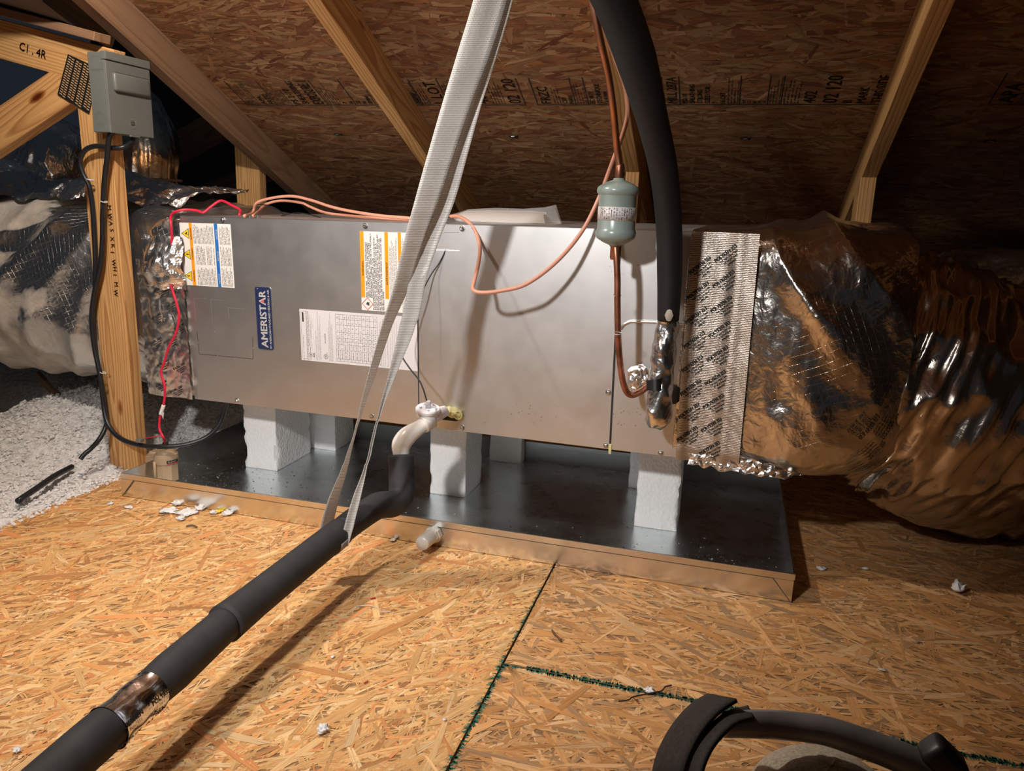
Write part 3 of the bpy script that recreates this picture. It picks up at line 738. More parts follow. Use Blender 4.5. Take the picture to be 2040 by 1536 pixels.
# ------------------------------------------------------------------ polystyrene blocks
def block(x0, x1, y0, y1, z1, label, rough=0.0012, seed=1, lean=0):
    bm = bmesh.new(); bm_box(bm, (x0, y0, 0.0038), (x1, y1, z1), 0.0015, 1)
    bmesh.ops.subdivide_edges(bm, edges=bm.edges, cuts=14, use_grid_fill=True)
    for v in bm.verts:
        q = v.co*38+Vector((seed*7.1, 0, 0))
        ex = min(abs(v.co.x-x0), abs(v.co.x-x1)) < 0.004
        ey = min(abs(v.co.y-y0), abs(v.co.y-y1)) < 0.004
        nn = noise.noise(q)
        if ex and ey and nn > 0.05: v.co += (Vector(((x0+x1)/2, (y0+y1)/2, v.co.z))-v.co)*min(0.10, nn*0.16)
        v.co.x += noise.noise(q*1.3)*rough; v.co.y += noise.noise(q*1.3+Vector((9, 9, 9)))*rough
        v.co.x += lean*(v.co.z-0.0038)
        v.co.z = min(max(v.co.z, 0.0038), z1)
    o = from_bm('foam_block', bm, STYRO, None); o.data.shade_smooth()
    try: o.data.set_sharp_from_angle(angle=math.radians(35))
    except Exception: pass
    return tag(o, label, 'block', 'polystyrene blocks under the unit')
UMZ = 0.2165
block(0.045, 0.142, 0.127, 0.30, UMZ, 'white foam block holding up the left front of the air handler', seed=1)
block(0.578, 0.672, 0.124, 0.25, UMZ, 'white foam block behind the black elbow in the middle, chipped on its right edge', seed=2)
block(1.092, 1.188, 0.100, 0.20, 0.2218, 'white foam block at the right front end of the pan', seed=3)
b5 = at(640, 870, Z=.004)
block(0.100, 0.200, 0.335, 0.45, UMZ, 'shaded foam block at the back, left of centre', seed=4)
block(0.640, 0.733, 0.4212, 0.46, UMZ, 'shaded foam block at the back of the pan near its middle', seed=5)
block(1.045, 1.135, 0.345, 0.44, UMZ, 'grey shaded foam block behind the right front block', seed=6)
block(-0.01, 0.05, 0.33, 0.42, UMZ, 'foam block hidden in shadow behind the left front block', seed=7) if False else None

# ------------------------------------------------------------------ air handler
UL, UH, UD = 1.1844, 0.4445, 0.50
UM = Matrix.Translation((0, 0, 0.21804)) @ Matrix.Rotation(-0.05225, 4, 'Z') @ Matrix.Rotation(0.010548, 4, 'X') @ Matrix.Rotation(-0.011823, 4, 'Y')
UMI = UM.inverted()
S1, S2 = 0.6147, 1.0484
def ul(px, py, off=0.0):
    o = UMI @ CAM; d = UMI.to_3x3() @ ray(px, py); t_ = (off-o.y)/d.y; return o+d*t_
ah = empty('air_handler', (0, 0, 0), 'galvanised horizontal air handler cabinet with navy badge and warning labels', 'air handler', mat=UM)
def ubox(name, lo, hi, mt, bev=0.0, parent=None): return box(name, lo, hi, mt, parent or ah, UM, bev)
# cabinet shell (behind the panels)
ubox('cabinet', (0.0015, 0.0015, 0.0005), (UL-0.0015, UD, UH-0.0005), GALV, 0.001)
g = 0.0012
for nm, a, b2 in (('blower_panel', 0.0, S1-g), ('coil_panel', S1+g, S2-0.0018), ('end_panel', S2+0.0018, UL)):
    bm = bmesh.new(); bm_box(bm, (a, -0.0012, 0.0), (b2, 0.0008, UH), 0.0006)
    from_bm(nm, bm, GALV, ah, UM)
ubox('panel_gap', (S1-g, 0.0005, 0.001), (S1+g, 0.0014, UH-0.001), DARKGAP)
ubox('panel_gap', (S2-0.0018, 0.0004, 0.001), (S2+0.0018, 0.0014, UH-0.001), DARKGAP)
# bright folded top edge
ubox('top_flange', (0.0, -0.0014, UH-0.0006), (UL, 0.012, UH+0.0010), EDGE, 0.0003)
# seams near the top
for (xa, xb, z) in ((0.635, 0.705, 0.3985), ):
    q0 = ul(880, 462); 
def screw(px, py, big=1.0):
    q = ul(px, py, -0.0012); m_ = UM @ frame((0, -1, 0), (q.x, -0.0012, q.z), (0, 0, 1))
    bm = bmesh.new(); lathe_bm(bm, [(0, 0), (0.0062*big, 0), (0.0062*big, 0.0008), (0.0042*big, 0.001)], Matrix.Identity(4), 20)
    lathe_bm(bm, [(0.0042*big, 0.0008), (0.0040*big, 0.004), (0.003*big, 0.0046), (0, 0.0042)], Matrix.Identity(4), 6)
    bmesh.ops.recalc_face_normals(bm, faces=bm.faces)
    from_bm('screw', bm, STEEL, ah, m_)
for px, py in ((444, 438), (728, 450), (921, 455), (472, 798), (741, 830), (921, 852), (1212, 763+19), (1207, 888), (1316, 903)): screw(px, py)
# knockouts: shallow stamped outlines
def ustrip(name, pts, wv, mt, h=0.0004, closed=False):
    V = []; F = []
    prs = list(zip(pts, pts[1:]+([pts[0]] if closed else [])))
    if not closed: prs = prs[:len(pts)-1]
    for (a, b2) in prs:
        a = Vector((a[0], 0, a[1])); b2 = Vector((b2[0], 0, b2[1])); d = (b2-a).normalized(); n_ = Vector((-d.z, 0, d.x))*wv/2
        b0 = len(V)
        for p_ in (a-n_, a+n_, b2+n_, b2-n_): V.append((p_.x, -0.0013, p_.z))
        for p_ in (a, b2): V.append((p_.x, -0.0013-h, p_.z))
        F += [(b0, b0+4, b0+5, b0+3), (b0+4, b0+1, b0+2, b0+5), (b0, b0+1, b0+4), (b0+3, b0+5, b0+2)]
    return mesh(name, V, F, mt, ah, UM)
def uxz(px, py): q = ul(px, py); return (q.x, q.z)
ustrip('knockout', [uxz(412, 594), uxz(387, 593), uxz(391, 641)], 0.0016, EDGE)
ustrip('knockout', [uxz(445, 597), uxz(420, 596), uxz(424, 643)], 0.0016, EDGE)
ustrip('knockout', [uxz(488, 615), uxz(455, 613), uxz(457, 634)], 0.0014, EDGE)
ustrip('access_cutout', [uxz(393, 660), uxz(398, 705), uxz(505, 715), uxz(504, 672)], 0.0012, DARKGAP, 0.0001)
ustrip('access_cutout', [uxz(393, 660), uxz(430, 661)], 0.0008, EDGE)
for px, py in ((427, 661), (395, 682), (434, 708), (469, 713), (504, 693)):
    q = ul(px, py); box('cutout_tab', (q.x-0.0016, -0.0018, q.z-0.0014), (q.x+0.0016, -0.0012, q.z+0.0014), GALV, ah, UM)
ustrip('stamped_line', [uxz(884, 463), uxz(915, 463)], 0.0006, DARKGAP, 0.0001)
ustrip('stamped_line', [uxz(870, 498), uxz(915, 499)], 0.0008, EDGE, 0.0002)
# stamped bead on the end panel
bead = [uxz(1237, 655), uxz(1243, 647), uxz(1252, 642), uxz(1262, 640), uxz(1300, 641), uxz(1345, 644), uxz(1368, 645)]
bp = [UM @ Vector((x, -0.0022, z)) for x, z in bead]
V, F = tube_geo(catmull(bp, 4), 0.0032, 8); mesh('stamped_bead', V, F, EDGE, ah, smooth=True)
# yellow bit of sealant at the lower panel corner
q = ul(1216, 893); ubox('sealant_dab', (q.x-0.003, -0.004, q.z-0.012), (q.x+0.003, -0.001, q.z+0.010), YFOAM, 0.001)
# pencil scribbles on the lower middle of the cabinet
P = Print(lambda u, v: UM @ Vector((u, -0.00145, v))); rr = random.Random(21)
for px, py, n_, sp in ((1050, 822, 26, 34), (1255, 820, 18, 16), (1245, 845, 10, 12), (1240, 538, 14, 26)):
    for k in range(n_):
        q = ul(px+rr.gauss(0, sp), py+rr.gauss(0, 12 if sp > 20 and py > 700 else 4)); s = rr.uniform(0.0004, 0.0022)
        P.poly([(q.x, q.z), (q.x+s*rr.uniform(.2, 1), q.z+s), (q.x+s, q.z+s*1.3), (q.x+s*.8, q.z-s*.2)])
P.build('scuff_marks', simple('scuff', (0.20, 0.13, 0.10), 0.7), ah)['kind'] = 'stuff'

def sticker(name, x0, z0, x1, z1, mt, label=None, off=0.0):
    o = ubox(name, (x0, -0.00165-off, z0), (x1, -0.0012, z1), mt)
    if label: o['label'] = label
    return o
def uprint(x0, z0, off=0.0):
    # text direction u = up (z), text height direction v = -x
    return lambda u, v: UM @ Vector((x0-v, -0.0019-off, z0+u))
# -- warning label at the upper left
qa, qb, qc = ul(357.5, 443), ul(468, 573), ul(460, 447)
lx0, lx1, lz1, lz0 = ul(363, 505).x, ul(464, 510).x, (ul(357, 443).z+ul(460, 447).z)/2, (ul(370, 568).z+ul(468, 573).z)/2
lab1 = sticker('warning_label', lx0, lz0, lx1, lz1, PAPER, 'white label with orange and blue stripes and three yellow triangles')
W1 = lx1-lx0; H1 = lz1-lz0
def l1(parent=lab1): pass
P = Print(uprint(lx0, lz0)); P.quad(0, -W1*0.245, H1, -W1*0.185); st = P.build('orange_stripe', ORANGE, lab1)
P = Print(uprint(lx0, lz0)); P.quad(0, -W1*0.745, H1, -W1*0.68); P.build('blue_stripe', BLUE, lab1)
for k, zc in enumerate((0.15, 0.50, 0.83)):
    P = Print(uprint(lx0, lz0, .00005)); P.poly([(H1*zc-0.0125, -W1*0.175), (H1*zc+0.0125, -W1*0.175), (H1*zc, -W1*0.025)]); P.build('triangle_border', INK, lab1)
    P = Print(uprint(lx0, lz0, .0001)); P.poly([(H1*zc-0.0107, -W1*0.166), (H1*zc+0.0107, -W1*0.166), (H1*zc, -W1*0.042)]); P.build('triangle', YELLOW, lab1)
P = Print(uprint(lx0, lz0, .00018)); rr = random.Random(2)
z = H1*0.5; P.poly([(z-0.0016, -W1*0.11), (z+0.0016, -W1*0.11), (z+0.0007, -W1*0.145), (z-0.0007, -W1*0.145)]) ; P.quad(z-0.001, -W1*0.158, z+0.001, -W1*0.150); P.poly([(z-.0016, -W1*.11), (z, -W1*.085), (z+.0016, -W1*.11)])
z = H1*0.15; P.poly([(z-0.001, -W1*0.08), (z+0.002, -W1*0.085), (z+0.0005, -W1*0.11), (z+0.0025, -W1*0.115), (z-0.001, -W1*0.155), (z+0.0002, -W1*0.122), (z-0.002, -W1*0.12)])
z = H1*0.83; P.poly([(z-0.003, -W1*0.10), (z-0.001, -W1*0.095), (z+0.004, -W1*0.135), (z+0.004, -W1*0.15), (z+0.001, -W1*0.14)]); P.poly([(z-0.004, -W1*0.14), (z+0.0, -W1*0.12), (z+0.001, -W1*0.13), (z-0.003, -W1*0.155)])
for zc in (0.02, 0.37, 0.69): P.text('WARNING', H1*zc+0.006, -W1*0.232, 0.0058, bold=0.0001)
for c0_, c1_, rows in ((0.26, 0.66, 15), (0.77, 0.98, 8)):
    for k in range(rows):
        x = c0_+(c1_-c0_)*k/rows
        for s0, s1 in ((0.02, 0.32), (0.345, 0.655), (0.68, 0.98)):
            if rr.random() < 0.93: P.micro(H1*s0, H1*(s1-rr.uniform(0, 0.06)), -W1*(x+0.018), W1*0.013, rr, 0.0013)
P.build('label_print', INK, lab1)
for zc in (0.06, 0.42, 0.76):
    P = Print(uprint(lx0, lz0, .00018)); P.text('NOTICE', H1*zc, -W1*0.735, 0.0062, bold=0.00015); P.build('notice_word', WHITE_INK, lab1)
# -- badge
bx0 = ul(513, 634).x; bx1 = ul(543.5, 634).x; bz0 = (ul(518, 697).z+ul(548, 694).z)/2; bz1 = (ul(508, 572).z+ul(536, 572).z)/2
def rrect_bm(x0, z0, x1, z1, r_, y0, y1):
    bm = bmesh.new(); pts = []
    for cx_, cz_, a0 in ((x1-r_, z1-r_, 0), (x0+r_, z1-r_, 90), (x0+r_, z0+r_, 180), (x1-r_, z0+r_, 270)):
        for k in range(6): a = math.radians(a0+18*k); pts.append((cx_+r_*math.cos(a), cz_+r_*math.sin(a)))
    vs = [bm.verts.new((x, y1, z)) for x, z in pts]; f = bm.faces.new(vs)
    r2 = bmesh.ops.extrude_face_region(bm, geom=[f])
    for v in r2['geom']:
        if isinstance(v, bmesh.types.BMVert): v.co.y = y0
    bmesh.ops.recalc_face_normals(bm, faces=bm.faces); return bm
bd = from_bm('badge', rrect_bm(bx0-0.0012, bz0-0.0012, bx1+0.0012, bz1+0.0012, 0.006, -0.0030, -0.0012), simple('badge_rim', (0.35, 0.34, 0.33), 0.3, 0.8), ah, UM)
bd['label'] = 'navy brand badge with white letters'
from_bm('badge_face', rrect_bm(bx0, bz0, bx1, bz1, 0.005, -0.0034, -0.0028), NAVY, bd, UM)
BW = bx1-bx0; BH = bz1-bz0
P = Print(uprint(bx0, bz0, .0016)); P.text('AMERISTAR', 0.0045, -BW*0.66, BW*0.60, width=BH-0.0125, bold=0.0006)
P.text('BY AMERICAN STANDARD HEATING & AIR', 0.003, -BW*0.90, BW*0.17, width=BH-0.008, bold=0.00012)
P.ring(BH-0.0035, -BW*0.17, 0.0008, 0.0012, 10)
P.build('badge_lettering', WHITE_INK, bd)
P = Print(uprint(bx0, bz0, .0019)); ua = BH*0.775; P.poly([(ua-0.0048, -BW*0.62), (ua+0.0002, -BW*0.50), (ua+0.0052, -BW*0.60), (ua+0.0004, -BW*0.30)]); P.build('badge_star', simple('badge_red', (0.75, 0.10, 0.06), 0.5), bd)
# -- refrigerant warning label
fx0 = ul(719.5, 540).x; fx1 = ul(808, 466).x; fz1 = ul(760, 462).z; fz0 = ul(760, 620).z
lab2 = sticker('refrigerant_label', fx0, fz0, fx1+0.02, fz1, PAPER, 'white flammable refrigerant label with orange stripes')
W2 = fx1+0.02-fx0; H2 = fz1-fz0
P = Print(uprint(fx0, fz0)); P.quad(H2*0.165, -0.0092, H2, 0.0); P.quad(H2*0.165, -0.068, H2, -0.0595); P.quad(H2*0.165, -0.099, H2, -0.0915); P.build('orange_stripe', ORANGE, lab2)
P = Print(uprint(fx0, fz0, .0001))
c_u, c_v = H2*0.085, -0.0150
def dia(P, u, v, r0, r1):
    for k in range(4):
        a0 = k*math.pi/2; a1 = a0+math.pi/2
        P.poly([(u+r0*math.cos(a0), v+r0*math.sin(a0)), (u+r1*math.cos(a0), v+r1*math.sin(a0)), (u+r1*math.cos(a1), v+r1*math.sin(a1)), (u+r0*math.cos(a1), v+r0*math.sin(a1))])
dia(P, c_u, c_v, 0.0125, 0.0143); P.build('hazard_diamond', RED, lab2)
P = Print(uprint(fx0, fz0, .0001)); rr = random.Random(4)
def flame(P, u, v, s):
    P.poly([(u-0.45*s, v-0.5*s), (u-0.6*s, v+0.1*s), (u-0.3*s, v-0.05*s), (u-0.15*s, v+0.75*s), (u+0.2*s, v+0.2*s), (u+0.35*s, v+0.45*s), (u+0.6*s, v-0.1*s), (u+0.4*s, v-0.5*s)])
    P.quad(u-0.6*s, v-0.8*s, u+0.6*s, v-0.65*s)
flame(P, c_u, c_v, 0.0068)
P.text('WARNING', H2*0.44, -0.0078, 0.0068, bold=0.0001); P.text('AVERTISSEMENT', H2*0.34, -0.0665, 0.0068, bold=0.0001); P.text('WARNING', H2*0.5, -0.0982, 0.0065)
LN = ['RISK OF FIRE.  FLAMMABLE REFRIGERANT', 'USED. TO BE REPAIRED ONLY BY TRAINED', 'SERVICE PERSONNEL.  DO NOT PUNCTURE', 'REFRIGERANT TUBING. DISPOSE OF PROPERLY', 'IN ACCORDANCE WITH FEDERAL OR LOCAL', "REGULATIONS. SEE INSTALLER'S GUIDE FOR MINIMUM", 'ROOM AREA. AUXILIARY DEVICES WHICH MAY BE A', 'POTENTIAL IGNITION SOURCE SHALL NOT BE INSTALLED', 'IN THE DUCTWORK, OTHER THAN AUXILIARY DEVICES', 'LISTED FOR USE WITH THE SPECIFIC APPLIANCE. SEE', 'INSTRUCTIONS']
for i, s_ in enumerate(LN):
    st_ = 0.17 if i < 4 else 0.015
    L = text_geo(s_)[2]; sz = 0.0049
    wd = {0: .70, 1: .69, 2: .69, 3: .81, 4: .66, 5: .91, 6: .84, 7: .95, 8: .90, 9: .91, 10: .24}[i]
    P.text(s_, H2*st_, -(0.0145+i*0.0041)-0.0008, sz, width=H2*wd, bold=0.00008)
for k in range(8): P.micro(H2*0.18, H2*rr.uniform(0.8, 0.95), -(0.0715+k*0.0024), 0.0012, rr, 0.0012)
for k in range(9): P.micro(H2*0.02, H2*rr.uniform(0.8, 0.95), -(0.101+k*0.002), 0.001, rr, 0.0012) if 0.101+k*0.002 < W2 else None
P.build('label_print', INK, lab2)
# -- data plate
dx0 = ul(599.5, 668).x; dx1 = ul(832, 685).x; dz1 = (ul(597, 617).z+ul(832, 630).z)/2; dz0 = (ul(602, 718).z+ul(830, 738).z)/2
lab3 = sticker('data_plate', dx0, dz0, dx1, dz1, PAPER2, 'large pale data sheet with tables and fine print', 0.0)
W3 = dx1-dx0; H3 = dz1-dz0
P = Print(uprint(dx0, dz0)); rr = random.Random(8)
def rect_line(P, u0, v0, u1, v1, t_=0.0004):
    P.quad(u0, v0, u1, v0+t_); P.quad(u0, v1-t_, u1, v1); P.quad(u0, v0, u0+t_, v1); P.quad(u1-t_, v0, u1, v1)
rect_line(P, 0.004, -0.0165, H3-0.004, -0.003); P.quad(H3-0.029, -0.0105, H3-0.007, -0.0065)
for a, b2, v in ((.01, .5, .008), (.01, .98, .0185), (.01, .98, .021), (.3, .97, .0235), (.02, .3, .026)): P.micro(H3*a, H3*b2, -v, 0.0014, rr, 0.0014)
dia(P, 0.0145, -0.0255, 0.0056, 0.0062); flame(P, 0.0145, -0.0255, 0.0028)
P.text('A2L', 0.009, -0.0365, 0.0072, bold=0.0001)
for v, a, b2 in ((.0275, .25, .9), (.030, .45, .8), (.041, .03, .62), (.0435, .03, .5), (.047, .03, .98), (.0505, .03, .7), (.053, .05, .9)): P.micro(H3*a, H3*b2, -v, 0.0009, rr, 0.001)
for uu in (0.055, 0.082): 
    for k in range(6): a = math.pi*k/5; P.quad(uu+0.003*math.cos(a), -0.031-0.003*math.sin(a)-0.0003, uu+0.003*math.cos(a)+0.0006, -0.031-0.003*math.sin(a)+0.0003)
P.text('AIR HANDLER', 0.044, -0.0665, 0.0036, bold=0.00005)
P.ring(0.0135, -0.0655, 0.0048, 0.0056, 24); P.text('UL', 0.0105, -0.0675, 0.0062, bold=0.0001); P.text('US', 0.0205, -0.0700, 0.003)
for v in (.0745, .077, .0795, .082, .0845): P.micro(H3*0.03, H3*rr.uniform(.7, .97), -v, 0.0009, rr, 0.001)
# table
tv0, tv1, tu0, tu1 = 0.094, 0.199, 0.006, H3-0.006
for k in range(12): v = tv0+(tv1-tv0)*k/11; P.quad(tu0, -v-0.0002, tu1, -v+0.0002)
for u in (0, .05, .24, .36, .42, .5, .62, .78, .9, 1): uu = tu0+(tu1-tu0)*u; P.quad(uu-0.0002, -tv1, uu+0.0002, -tv0)
for k in range(11):
    v = tv0+(tv1-tv0)*(k+0.62)/11
    P.micro(tu0+(tu1-tu0)*.06, tu0+(tu1-tu0)*.22, -v, 0.0022, rr, 0.0013)
    for u in (.26, .29, .32, .37, .44, .47, .53, .57, .65, .7, .81, .93): 
        if rr.random() < 0.8: P.micro(tu0+(tu1-tu0)*u, tu0+(tu1-tu0)*(u+.022), -v, 0.0026, rr, 0.0012)
for v in (.205, .209, .213, .218, .225, .232): P.micro(H3*0.03, H3*rr.uniform(.5, .97), -v, 0.001, rr, 0.001)
for v in (.236, .241, .247): P.quad(0.008, -v, H3*0.9, -v+0.0003)
P.build('label_print', INK, lab3)
# electrical connectors on top edge
for px in (497, 513):
    q = ul(px, 430, 0.004); lathe('conduit_fitting', [(0, -0.002), (0.0052, -0.002), (0.0052, 0.004), (0.004, 0.0045), (0.004, 0.007), (0, 0.007)], UM @ Matrix.Translation((q.x, 0.006, UH)), STEEL, ah, 12, False)
# drain port opening with yellow sealant
q = ul(893, 825)
dp = from_bm('drain_port', rrect_bm(q.x-0.036, q.z-0.014, q.x+0.030, q.z+0.014, 0.013, -0.0016, -0.0012), simple('port_hole', (0.035, 0.025, 0.015), 0.8), ah, UM)
pp = [UM @ Vector((ul(878, 820).x, -0.022, ul(878, 818).z)), UM @ Vector((ul(893, 820).x, -0.012, ul(893, 816).z)), UM @ Vector((ul(908, 822).x, -0.006, ul(908, 822).z)), UM @ Vector((ul(921, 824).x, -0.004, ul(921, 826).z))]
Vv, Ff = tube_geo(catmull(pp, 8), 0.0105, 14)
Vv = [v+Vector((noise.noise(v*90), noise.noise(v*90+Vector((5, 0, 0))), noise.noise(v*90+Vector((0, 7, 0)))))*0.004 for v in Vv]
mesh('foam_sealant', Vv, Ff, YFOAM, dp, smooth=True)
qp = ul(916, 825); mp_ = UM @ frame((0.2, -1, 0.05), (qp.x, -0.006, qp.z)); lathe('port_plug', [(0, 0), (0.0095, 0), (0.0098, 0.008), (0.0075, 0.009), (0.0072, 0.006), (0, 0.006)], mp_, YFOAM, dp, 20)

# copper stub patches on the end panel
q = ul(1343, 785); lathe('grommet', [(0, 0), (0.0165, 0), (0.0172, 0.003), (0.012, 0.006), (0, 0.006)], UM @ frame((0, -1, 0), (q.x, -0.001, q.z)) @ Matrix.Scale(1.15, 4, (0, 1, 0)), simple('black_rubber', (0.01, 0.01, 0.01), 0.6), ah, 20)

# ------------------------------------------------------------------ foil covered ducts
def sweep(name, secs, mt, parent, nu=10, nv=64, disp=None, caps=True):
    """secs: (centre, ry_vec, rz_vec, exponent)"""
    C = [Vector(s[0]) for s in secs]; A = [Vector(s[1]) for s in secs]; B = [Vector(s[2]) for s in secs]; E_ = [s[3] for s in secs]
    Cs, As, Bs = catmull(C, nu), catmull(A, nu), catmull(B, nu); Es = interp(E_, nu)
    m = len(Cs); V = []; F = []
    for i in range(m):
        for k in range(nv):
            a = 2*math.pi*k/nv; c, s = math.cos(a), math.sin(a); e = 2.0/Es[i]
            x = math.copysign(abs(c)**e, c); y = math.copysign(abs(s)**e, s)
            p = Cs[i]+As[i]*x+Bs[i]*y
            if disp:
                n_ = (As[i]*x+Bs[i]*y).normalized(); p = p+n_*disp(p, i/(m-1), a)
            V.append(p)
    for i in range(m-1):
        for k in range(nv):
            k2 = (k+1) % nv; F.append((i*nv+k, i*nv+k2, (i+1)*nv+k2, (i+1)*nv+k))
    if caps: F.append(tuple(range(nv-1, -1, -1))); F.append(tuple((m-1)*nv+k for k in range(nv)))
    o = mesh(name, V, F, mt, parent, smooth=True)
    GRID[o.name] = (V, m, nv)
    return o
GRID = {}
def grid_print(o, t0, a0):
    V, m, nv = GRID[o.name]
    def P_(i, k):
        i = min(max(i, 0), m-1.001); i0 = int(i); fi = i-i0; k0 = math.floor(k); fk = k-k0
        g = lambda a, b: V[a*nv+(b % nv)]
        return (g(i0, k0)*(1-fi)+g(i0+1, k0)*fi)*(1-fk)+(g(i0, k0+1)*(1-fi)+g(i0+1, k0+1)*fi)*fk
    ic = t0*(m-1); kc = a0/(2*math.pi)*nv
    ti = (P_(ic+1, kc)-P_(ic-1, kc)).length/2; tk = (P_(ic, kc+1)-P_(ic, kc-1)).length/2
    nn_ = (P_(ic+2, kc)-P_(ic-2, kc)).cross(P_(ic, kc+2)-P_(ic, kc-2)).normalized()
    if nn_.dot(CAM-P_(ic, kc)) < 0: nn_ = -nn_
    return lambda u, v: P_(ic+u/ti, kc+v/tk)+nn_*0.0028
def ridged(p, s): return 1-abs(noise.noise(p*s))*2
rd = empty('return_duct', (1.45, 0.2, 0), 'large foil wrapped return plenum and fat flexible elbow at the right', 'duct')
YA = Vector((0, 1, 0)); ZA = Vector((0, 0, 1))
XU = (UM.to_3x3() @ Vector((1, 0, 0))); YU = (UM.to_3x3() @ Vector((0, 1, 0)))
def up(x, y, z): return UM @ Vector((x, y, z))
# transition body following the cabinet and bulging
def d_body(p, t, a):
    f = max(0, min(1, (t-0.25)*4))
    w_ = ridged(p+Vector((0, 0, 3)), 4.0)*0.012+ridged(p, 15)*0.0035+ridged(p+Vector((3, 1, 0)), 34)*0.0014
    ph = (p.z*1.0+p.x*1.7)*19+noise.noise(p*4)*2.2
    w_ += 0.020*(0.5-abs(math.sin(ph)))*max(0, min(1, (p.z-0.30)*6))
    return w_*f
sec = [(up(1.177, 0.25, 0.2222), YU*0.2535, ZA*0.2255, 14), (up(1.26, 0.25, 0.222), YU*0.256, ZA*0.2275, 12), (up(1.345, 0.25, 0.222), YU*0.275, ZA*0.235, 6),
       (up(1.44, 0.245, 0.222), YU*0.278, ZA*0.243, 4), (up(1.53, 0.25, 0.215), YU*0.25, ZA*0.235, 3.2), (up(1.585, 0.27, 0.205), YU*0.225, ZA*0.222, 2.6)]
body = sweep('duct_transition', sec, FOIL, rd, 26, 230, d_body)
# fat flexible elbow
def rn(x, y, z): return 1-abs(noise.noise(Vector((x, y, z))))*2
def d_flex(p, t, a):
    ca, sa = math.cos(a), math.sin(a)
    w_ = rn(t*42, ca*1.5+sa, sa*1.5)*0.010+rn(t*17, ca*2.2, sa*2.2+5)*0.015+rn(t*85, ca*2.5, sa*2.5)*0.006+rn(t*170, ca*3, sa*3)*0.003
    return w_+ridged(p, 16)*0.0028
def fsec(px, py, d, tan, r, e=2.0):
    c = atd(px, py, d); tn = Vector(tan).normalized(); a = ZA.cross(tn).normalized(); b = tn.cross(a); return (c, a*r, b*r, e)
c_end = sec[-1][0]
fl = [(c_end, YU*0.21, ZA*0.208, 2.4), fsec(1700, 697, 1.66, (1, 0, -.15), 0.205), fsec(1785, 742, 1.66, (1, .05, -.3), 0.235), fsec(1895, 805, 1.70, (.9, .4, -.35), 0.246),
      fsec(2000, 850, 1.90, (.7, .8, -.3), 0.25), fsec(2110, 872, 2.15, (.8, .8, -.1), 0.24), fsec(2240, 872, 2.35, (1, .3, 0), 0.23)]
flex = sweep('flexible_elbow', fl, FOIL_FLEX, rd, 34, 200, d_flex)
for nm_, ob, spots in (('a', body, [(0.80, 3.0, .9), (0.86, 3.3, .9), (0.80, 3.55, .9), (0.87, 3.85, 1), (0.82, 2.7, .9), (0.9, 2.9, .9), (0.84, 4.15, 1), (0.93, 3.6, .9), (0.93, 4.1, .9)]),
                       ('b', flex, [(0.09, 2.9, 1), (0.13, 3.2, 1), (0.16, 2.7, 1), (0.20, 3.0, 1), (0.12, 3.6, 1), (0.19, 3.45, 1), (0.25, 2.8, 1), (0.25, 3.2, 1), (0.06, 3.3, 1), (0.17, 2.45, 1), (0.31, 3.0, 1)])):
    PP = []
    for t0_, a0_, sc_ in spots:
        P = Print(grid_print(ob, t0_, a0_)); P.text('POLYKEN 353', -0.02, -0.012, 0.010, width=0.045, ang=-0.9, bold=0.0004)
        for q_ in range(3): P.text('Foil Tape UL 181A-P', -0.02+0.008*(q_+1)*-0.78, -0.012-0.008*(q_+1)*0.62, 0.0048, width=0.034, ang=-0.9, bold=.0002)
        PP.append(P)
    V_ = []; F_ = []
    for P in PP: b0 = len(V_); V_ += P.V; F_ += [tuple(b0+i_ for i_ in f_) for f_ in P.F]
    mesh('tape_print', V_, F_, INK, ob)['kind'] = 'stuff'
# second duct behind
sd = empty('flexible_duct', (2.0, 1.2, 0), 'dark foil flexible duct lying behind the big elbow at the right edge', 'duct')
sweep('duct_jacket', [fsec(1800, 640, 2.38, (1, .1, 0), 0.16), fsec(1900, 620, 2.38, (1, .0, 0), 0.18), fsec(2050, 625, 2.38, (1, 0, -.05), 0.185), fsec(2250, 650, 2.4, (1, 0, -.1), 0.18)], FOIL_BRIGHT, sd, 20, 110,
      lambda p, t, a: rn(t*8, math.cos(a)*6, math.sin(a)*6)*0.012+ridged(p, 14)*0.004)
# printed foil tape bands on the plenum face
SX0 = ul(1362, 700).x
def tape_surface(x0, x1, f, z0=-0.002, z1=UH+0.001, nx=26, nz=60, name='foil_tape_band', seed=0, topx=0.0):
    V = []; F = []
    for j in range(nz):
        for i in range(nx):
            u = i/(nx-1); v = j/(nz-1); x = x0+(x1-x0)*u+topx*v*(1-u); z = z0+(z1-z0)*v
            V.append(f(x, z))
    for j in range(nz-1):
        for i in range(nx-1): a = j*nx+i; F.append((a, a+1, a+nx+1, a+nx))
    return mesh(name, V, F, FOIL_TAPE, rd, smooth=True)
def tape_y(x, z):
    y = -0.0105-0.0035*max(0, math.sin((x-1.166)*75))**2*min(1, (x-1.16)/0.03)-0.0012*noise.noise(Vector((x*30, z*18, 2)))
    if x > 1.24: y -= (x-1.24)*0.22
    if z < 0.02: y += (0.02-z)*0.3
    return y
tf_ = lambda x, z: up(x, tape_y(x, z), z)
tp = tape_surface(SX0, 1.305, tf_, topx=0.0)
P = Print(lambda u, v: up(SX0+u, tape_y(SX0+u, v)-0.0007, v)); rr = random.Random(6)
